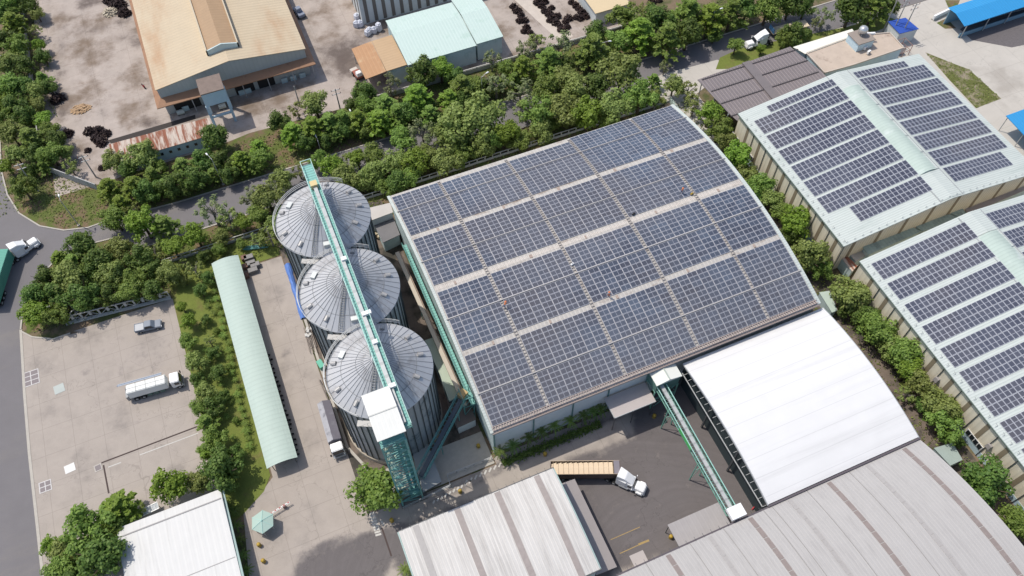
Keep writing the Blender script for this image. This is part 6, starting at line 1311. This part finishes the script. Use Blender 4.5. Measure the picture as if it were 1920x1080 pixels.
grove([(985,96,42,'p'),(980,126,46,'b'),(1030,112,50,'k'),(1048,82,50,'p'),(1110,92,58,'k'),(1120,60,40,'d'),(1172,32,52,'m'),(1200,62,60,'b'),(1250,72,58,'k'),(1238,34,56,'d'),(1290,24,58,'k'),(1290,62,50,'d'),(1332,32,56,'b'),(1372,22,54,'k'),(1402,12,48,'d'),(1440,14,50,'m'),(1482,6,46,'d'),(1510,12,36,'d'),(1214,20,36,'s'),(1160,80,44,'m'),(1340,62,30,'d'),(1005,78,34,'s'),(950,128,30,'m')], 'across the road, top right half', 'trees above the road right half')
grove([(975,172,50,'p'),(1020,172,50,'m'),(1065,150,50,'o'),(1082,166,58,'o'),(1122,162,50,'d'),(1166,132,68,'o'),(1226,150,44,'k'),(1246,126,40,'p'),(1262,162,38,'o'),(1290,170,38,'s'),(960,232,58,'y'),(1010,212,58,'m'),(1060,205,58,'o'),(1102,212,58,'y'),(1150,198,58,'o'),(1200,180,56,'m'),(1010,245,44,'o'),(985,205,40,'s'),(1140,225,36,'m'),(975,268,36,'m'),(1230,185,36,'s'),(940,190,30,'d'),(1040,180,36,'d')], 'behind the big solar roof, right belt', 'trees in the belt right of centre')
grove([(1302,196,38,'s'),(1330,212,46,'y'),(1348,242,44,'m'),(1362,266,36,'o'),(1384,290,52,'y'),(1402,326,38,'o'),(1422,350,44,'m'),(1446,376,40,'o'),(1465,396,34,'m'),(1496,416,56,'y'),(1478,440,36,'d'),(1522,482,62,'o'),(1540,502,40,'m'),(1592,552,60,'o'),(1622,592,44,'d'),(1642,620,58,'m'),(1668,650,46,'o'),(1692,662,58,'m'),(1702,694,52,'y'),(1722,724,50,'o'),(1700,740,34,'s'),(1762,762,60,'o'),(1772,794,58,'m'),(1590,580,34,'d'),(1735,760,34,'d')], 'between the big and right solar roofs', 'trees in the lane between the warehouses')
grove([(1852,905,82,'d'),(1905,985,64,'m'),(1800,830,20,'d'),(1880,1015,40,'d')], 'by the lower right warehouse wall', 'trees beside the lower right warehouse')
grove([(1598,14,56,'d'),(1642,10,54,'k'),(1546,32,36,'p'),(1532,42,24,'p'),(1490,62,40,'d'),(1470,72,30,'m'),(1380,84,28,'m'),(1428,92,18,'y'),(1512,62,22,'d'),(1668,8,34,'d')], 'near the office, upper right', 'trees near the office')
rr = random.Random(21)
def row(x0, x1, y, st, kinds, r0, zone, group, gaps=()):
    x = x0; i = 0; n = {}
    while x < x1:
        if not any(a < x < b for a, b in gaps):
            k = rr.choice(kinds); xx, yy, r = x+rr.uniform(-.6,.6), y+rr.uniform(-.7,.7), r0*rr.uniform(.8,1.2); zc = r*1.3
            q = proj(Vector((xx,yy,zc))); n[k] = n.get(k,-1)+1
            if -20 < q[0] < 1940: tree(q[0], q[1], 2*r/1.22/mpp(q[0],q[1],3), k, '%s tree, %s such from left, %s' % (LOOK[k], ordn(n[k]), zone), group)
        x += st*rr.uniform(.85,1.15)
row(-30, 84, 136.6, 3.6, 'ddmkd', 2.3, 'hedge row on the upper kerb', 'trees in the hedge row on the upper road kerb', ((-3,5),(28,33),(58,62)))
row(-8, 87, 119.9, 3.3, 'omyoo', 1.8, 'low row against pale rail fence', 'trees against the pale rail fence', ((1,4),))
row(-26, -9, 115.5, 4.0, 'ms', 1.3, 'on lawn below the rail fence', 'small trees on the lawn below the rail fence')
# clipped ball shrubs and small plants
BALL = crown_round(31, 40, 60, .12, 1.0).build('foliage', L_MID, None, attr=True).data; bpy.data.objects.remove(bpy.data.objects['foliage'])
STEM = MB().tube((0,0,-1),(0,0,0),.08).build('stem', BARK).data; bpy.data.objects.remove(bpy.data.objects['stem'])
def shrub(q, d_, label, group, me=BALL, nm='ball_shrub', cat='shrub'):
    r = d_/2*mpp(*q); p = at(q[0], q[1], r*.9); t = thing(nm, label, cat, (p.x,p.y,0), random.random()*6, group)
    for n_, m_ in (('foliage',me),('stem',STEM)): o = bpy.data.objects.new(n_, m_); C.objects.link(o); o.parent = t; o.location = (0,0,r*.9); o.scale = (r,r,r*.95)
for i, q in enumerate(((406,621),(428,690),(443,789))): shrub(q, 17, ['upper','middle','lower'][i]+' clipped round shrub on the garden lawn beside the mint canopy', 'clipped ball shrubs on the garden lawn')
def palm_mesh(seed, n=13, L=1.0):
    rr = random.Random(seed); b = MB()
    for k in range(n):
        a = 2*pi*k/n+rr.uniform(-.2,.2); el = rr.uniform(.15,.9); pts = []
        for j in range(7): f = j/6; pts.append(Vector((cos(a)*L*f*cos(el*.6), sin(a)*L*f*cos(el*.6), L*(sin(el)*f-.75*f*f))))
        side = Vector((-sin(a),cos(a),0))
        for j in range(6):
            p, q = pts[j], pts[j+1]; 
            for s_ in (-1,1):
                for e in range(2): o_ = p+(q-p)*e*.5; b.face([o_, o_+(q-p)*.4, o_+(q-p)*.7+side*s_*L*.22*(1.1-j/7)+Vector((0,0,-.06)), o_+side*s_*.02], None, rr.random())
    return b
PM = [palm_mesh(s_).build('fronds', L_MID, None, attr=True).data for s_ in (1,2,3)]; PD = [palm_mesh(s_).build('fronds', L_DARK, None, attr=True).data for s_ in (4,5)]
for o in [o for o in bpy.data.objects if o.name.startswith('fronds')]: bpy.data.objects.remove(o)
_o = MB().tube((0,0,0),(0,0,1),.13,.09).build('palm_stem', BARKP); PT_ = _o.data; bpy.data.objects.remove(_o)
def palm(q, r, h, label, group, L=PM):
    p = at(*q, h) if h > .5 else at(*q); t = thing('palm_tree' if h > 1 else 'palm_shrub', label, 'palm', (p.x,p.y,0), random.random()*6, group)
    o = bpy.data.objects.new('fronds', random.choice(L)); C.objects.link(o); o.parent = t; o.location = (0,0,h); o.scale = (r,r,r)
    o = bpy.data.objects.new('trunk', PT_); C.objects.link(o); o.parent = t; o.scale = (1,1,h)
for i, q in enumerate(((938,846),(962,834),(992,819),(1016,808),(1040,797),(1069,788),(1094,778),(1112,770),(1127,765))): palm(q, 1.7, 3.6, 'palm in front of the white warehouse wall, %s from the left' % ordn(i), 'palms in front of the warehouse wall', PD+PM[:1])
hb = at(1040,815); 
hd_ = MB(); rr = random.Random(5)
for k in range(1700):
    f = rr.random(); x = 18.2+f*19.5; y = 50.2+rr.gauss(0,.38); leafq(hd_, Vector((x, y, abs(rr.gauss(.35,.35)))), Vector((rr.uniform(-1,1),rr.uniform(-1,1),1)), .3, rr)
tag(hd_.build('ground_cover', L_DARK, None, attr=True), 'low dark planting under the palms along the white wall', 'planting', kind='stuff')
cp = []
for i in range(22):
    f = i/21; x_ = 402+f*66+random.uniform(-3,3); y_ = 545+f*290; cp.append((x_, y_))
for i, q in enumerate(cp): palm(q, random.uniform(.8,1.25), .9, 'small palm, %s from the top in the row beside the mint canopy' % ordn(i), 'small palms beside the mint canopy')
for i, q in enumerate(((388,572),(378,612),(400,585),(412,655),(392,675),(415,720),(430,750),(424,780),(436,820),(450,862),(392,560),(385,655))): palm(q, random.uniform(.7,1.1), .8, 'low palm shrub, %s from the top on the garden lawn' % ordn(sorted(v[1] for v in ((388,572),(378,612),(400,585),(412,655),(392,675),(415,720),(430,750),(424,780),(436,820),(450,862),(392,560),(385,655))).index(q[1])), 'low palm shrubs on the garden lawn')
for i, q in enumerate(((438,955),(444,985),(448,1012),(456,1040),(462,1068))): palm(q, 1.3, 1.2, 'dark palm right of the small white roof, %s from the top' % ordn(i), 'palms right of the small white roof', PD)
palm((760,1068), 1.6, 1.4, 'green palm at the lower left corner of the ribbed white roof', None); palm((772,1050), 1.0, 1.0, 'small green palm tucked behind the lower left palm by the ribbed roof', None)
shrub((490,440), 16, 'round shrub by the fence left of the rear silo', None); shrub((478,447), 14, 'small shrub at the pipe bundle behind the lane', None)
# ground cover: leaf litter and low weeds along verges (one uncountable mass)
wd = MB(); rr = random.Random(9)
def weeds(P, n, s=.35):
    xs = [p[0] for p in P]; ys = [p[1] for p in P]; k = 0
    while k < n:
        x, y = rr.uniform(min(xs),max(xs)), rr.uniform(min(ys),max(ys))
        if pip(x, y, P): leafq(wd, Vector((x,y,rr.uniform(.02,.25))), Vector((rr.uniform(-1,1),rr.uniform(-1,1),.8)), s*rr.uniform(.6,1.4), rr); k += 1
weeds([(-34,112),(88,112),(88,123.5),(-34,123.5)], 5200); weeds([(-30,134.5),(140,134.5),(140,146),(-30,146)], 7000); weeds([at(30,350),at(100,320),at(200,350),at(205,405),at(120,428),at(50,400)], 1500, .28)
weeds([(83.5,10),(95.5,10),(95.5,117),(83.5,117)], 3200); weeds([(-66,145),(-46,145),(-46,240),(-66,240)], 3000); weeds([at(45,560),at(120,470),at(320,460),at(320,555),at(130,610),at(60,625)], 3000); weeds([(-6,106),(16,106),(16,117),(-6,117)], 700); weeds(px([(1735,100),(1790,120),(1817,130),(1877,185),(1830,203)]), 700, .25)
tag(wd.build('weeds', L_OLIVE, None, attr=True), 'low weeds and ground plants under the trees and on the verges', 'weeds', kind='stuff')
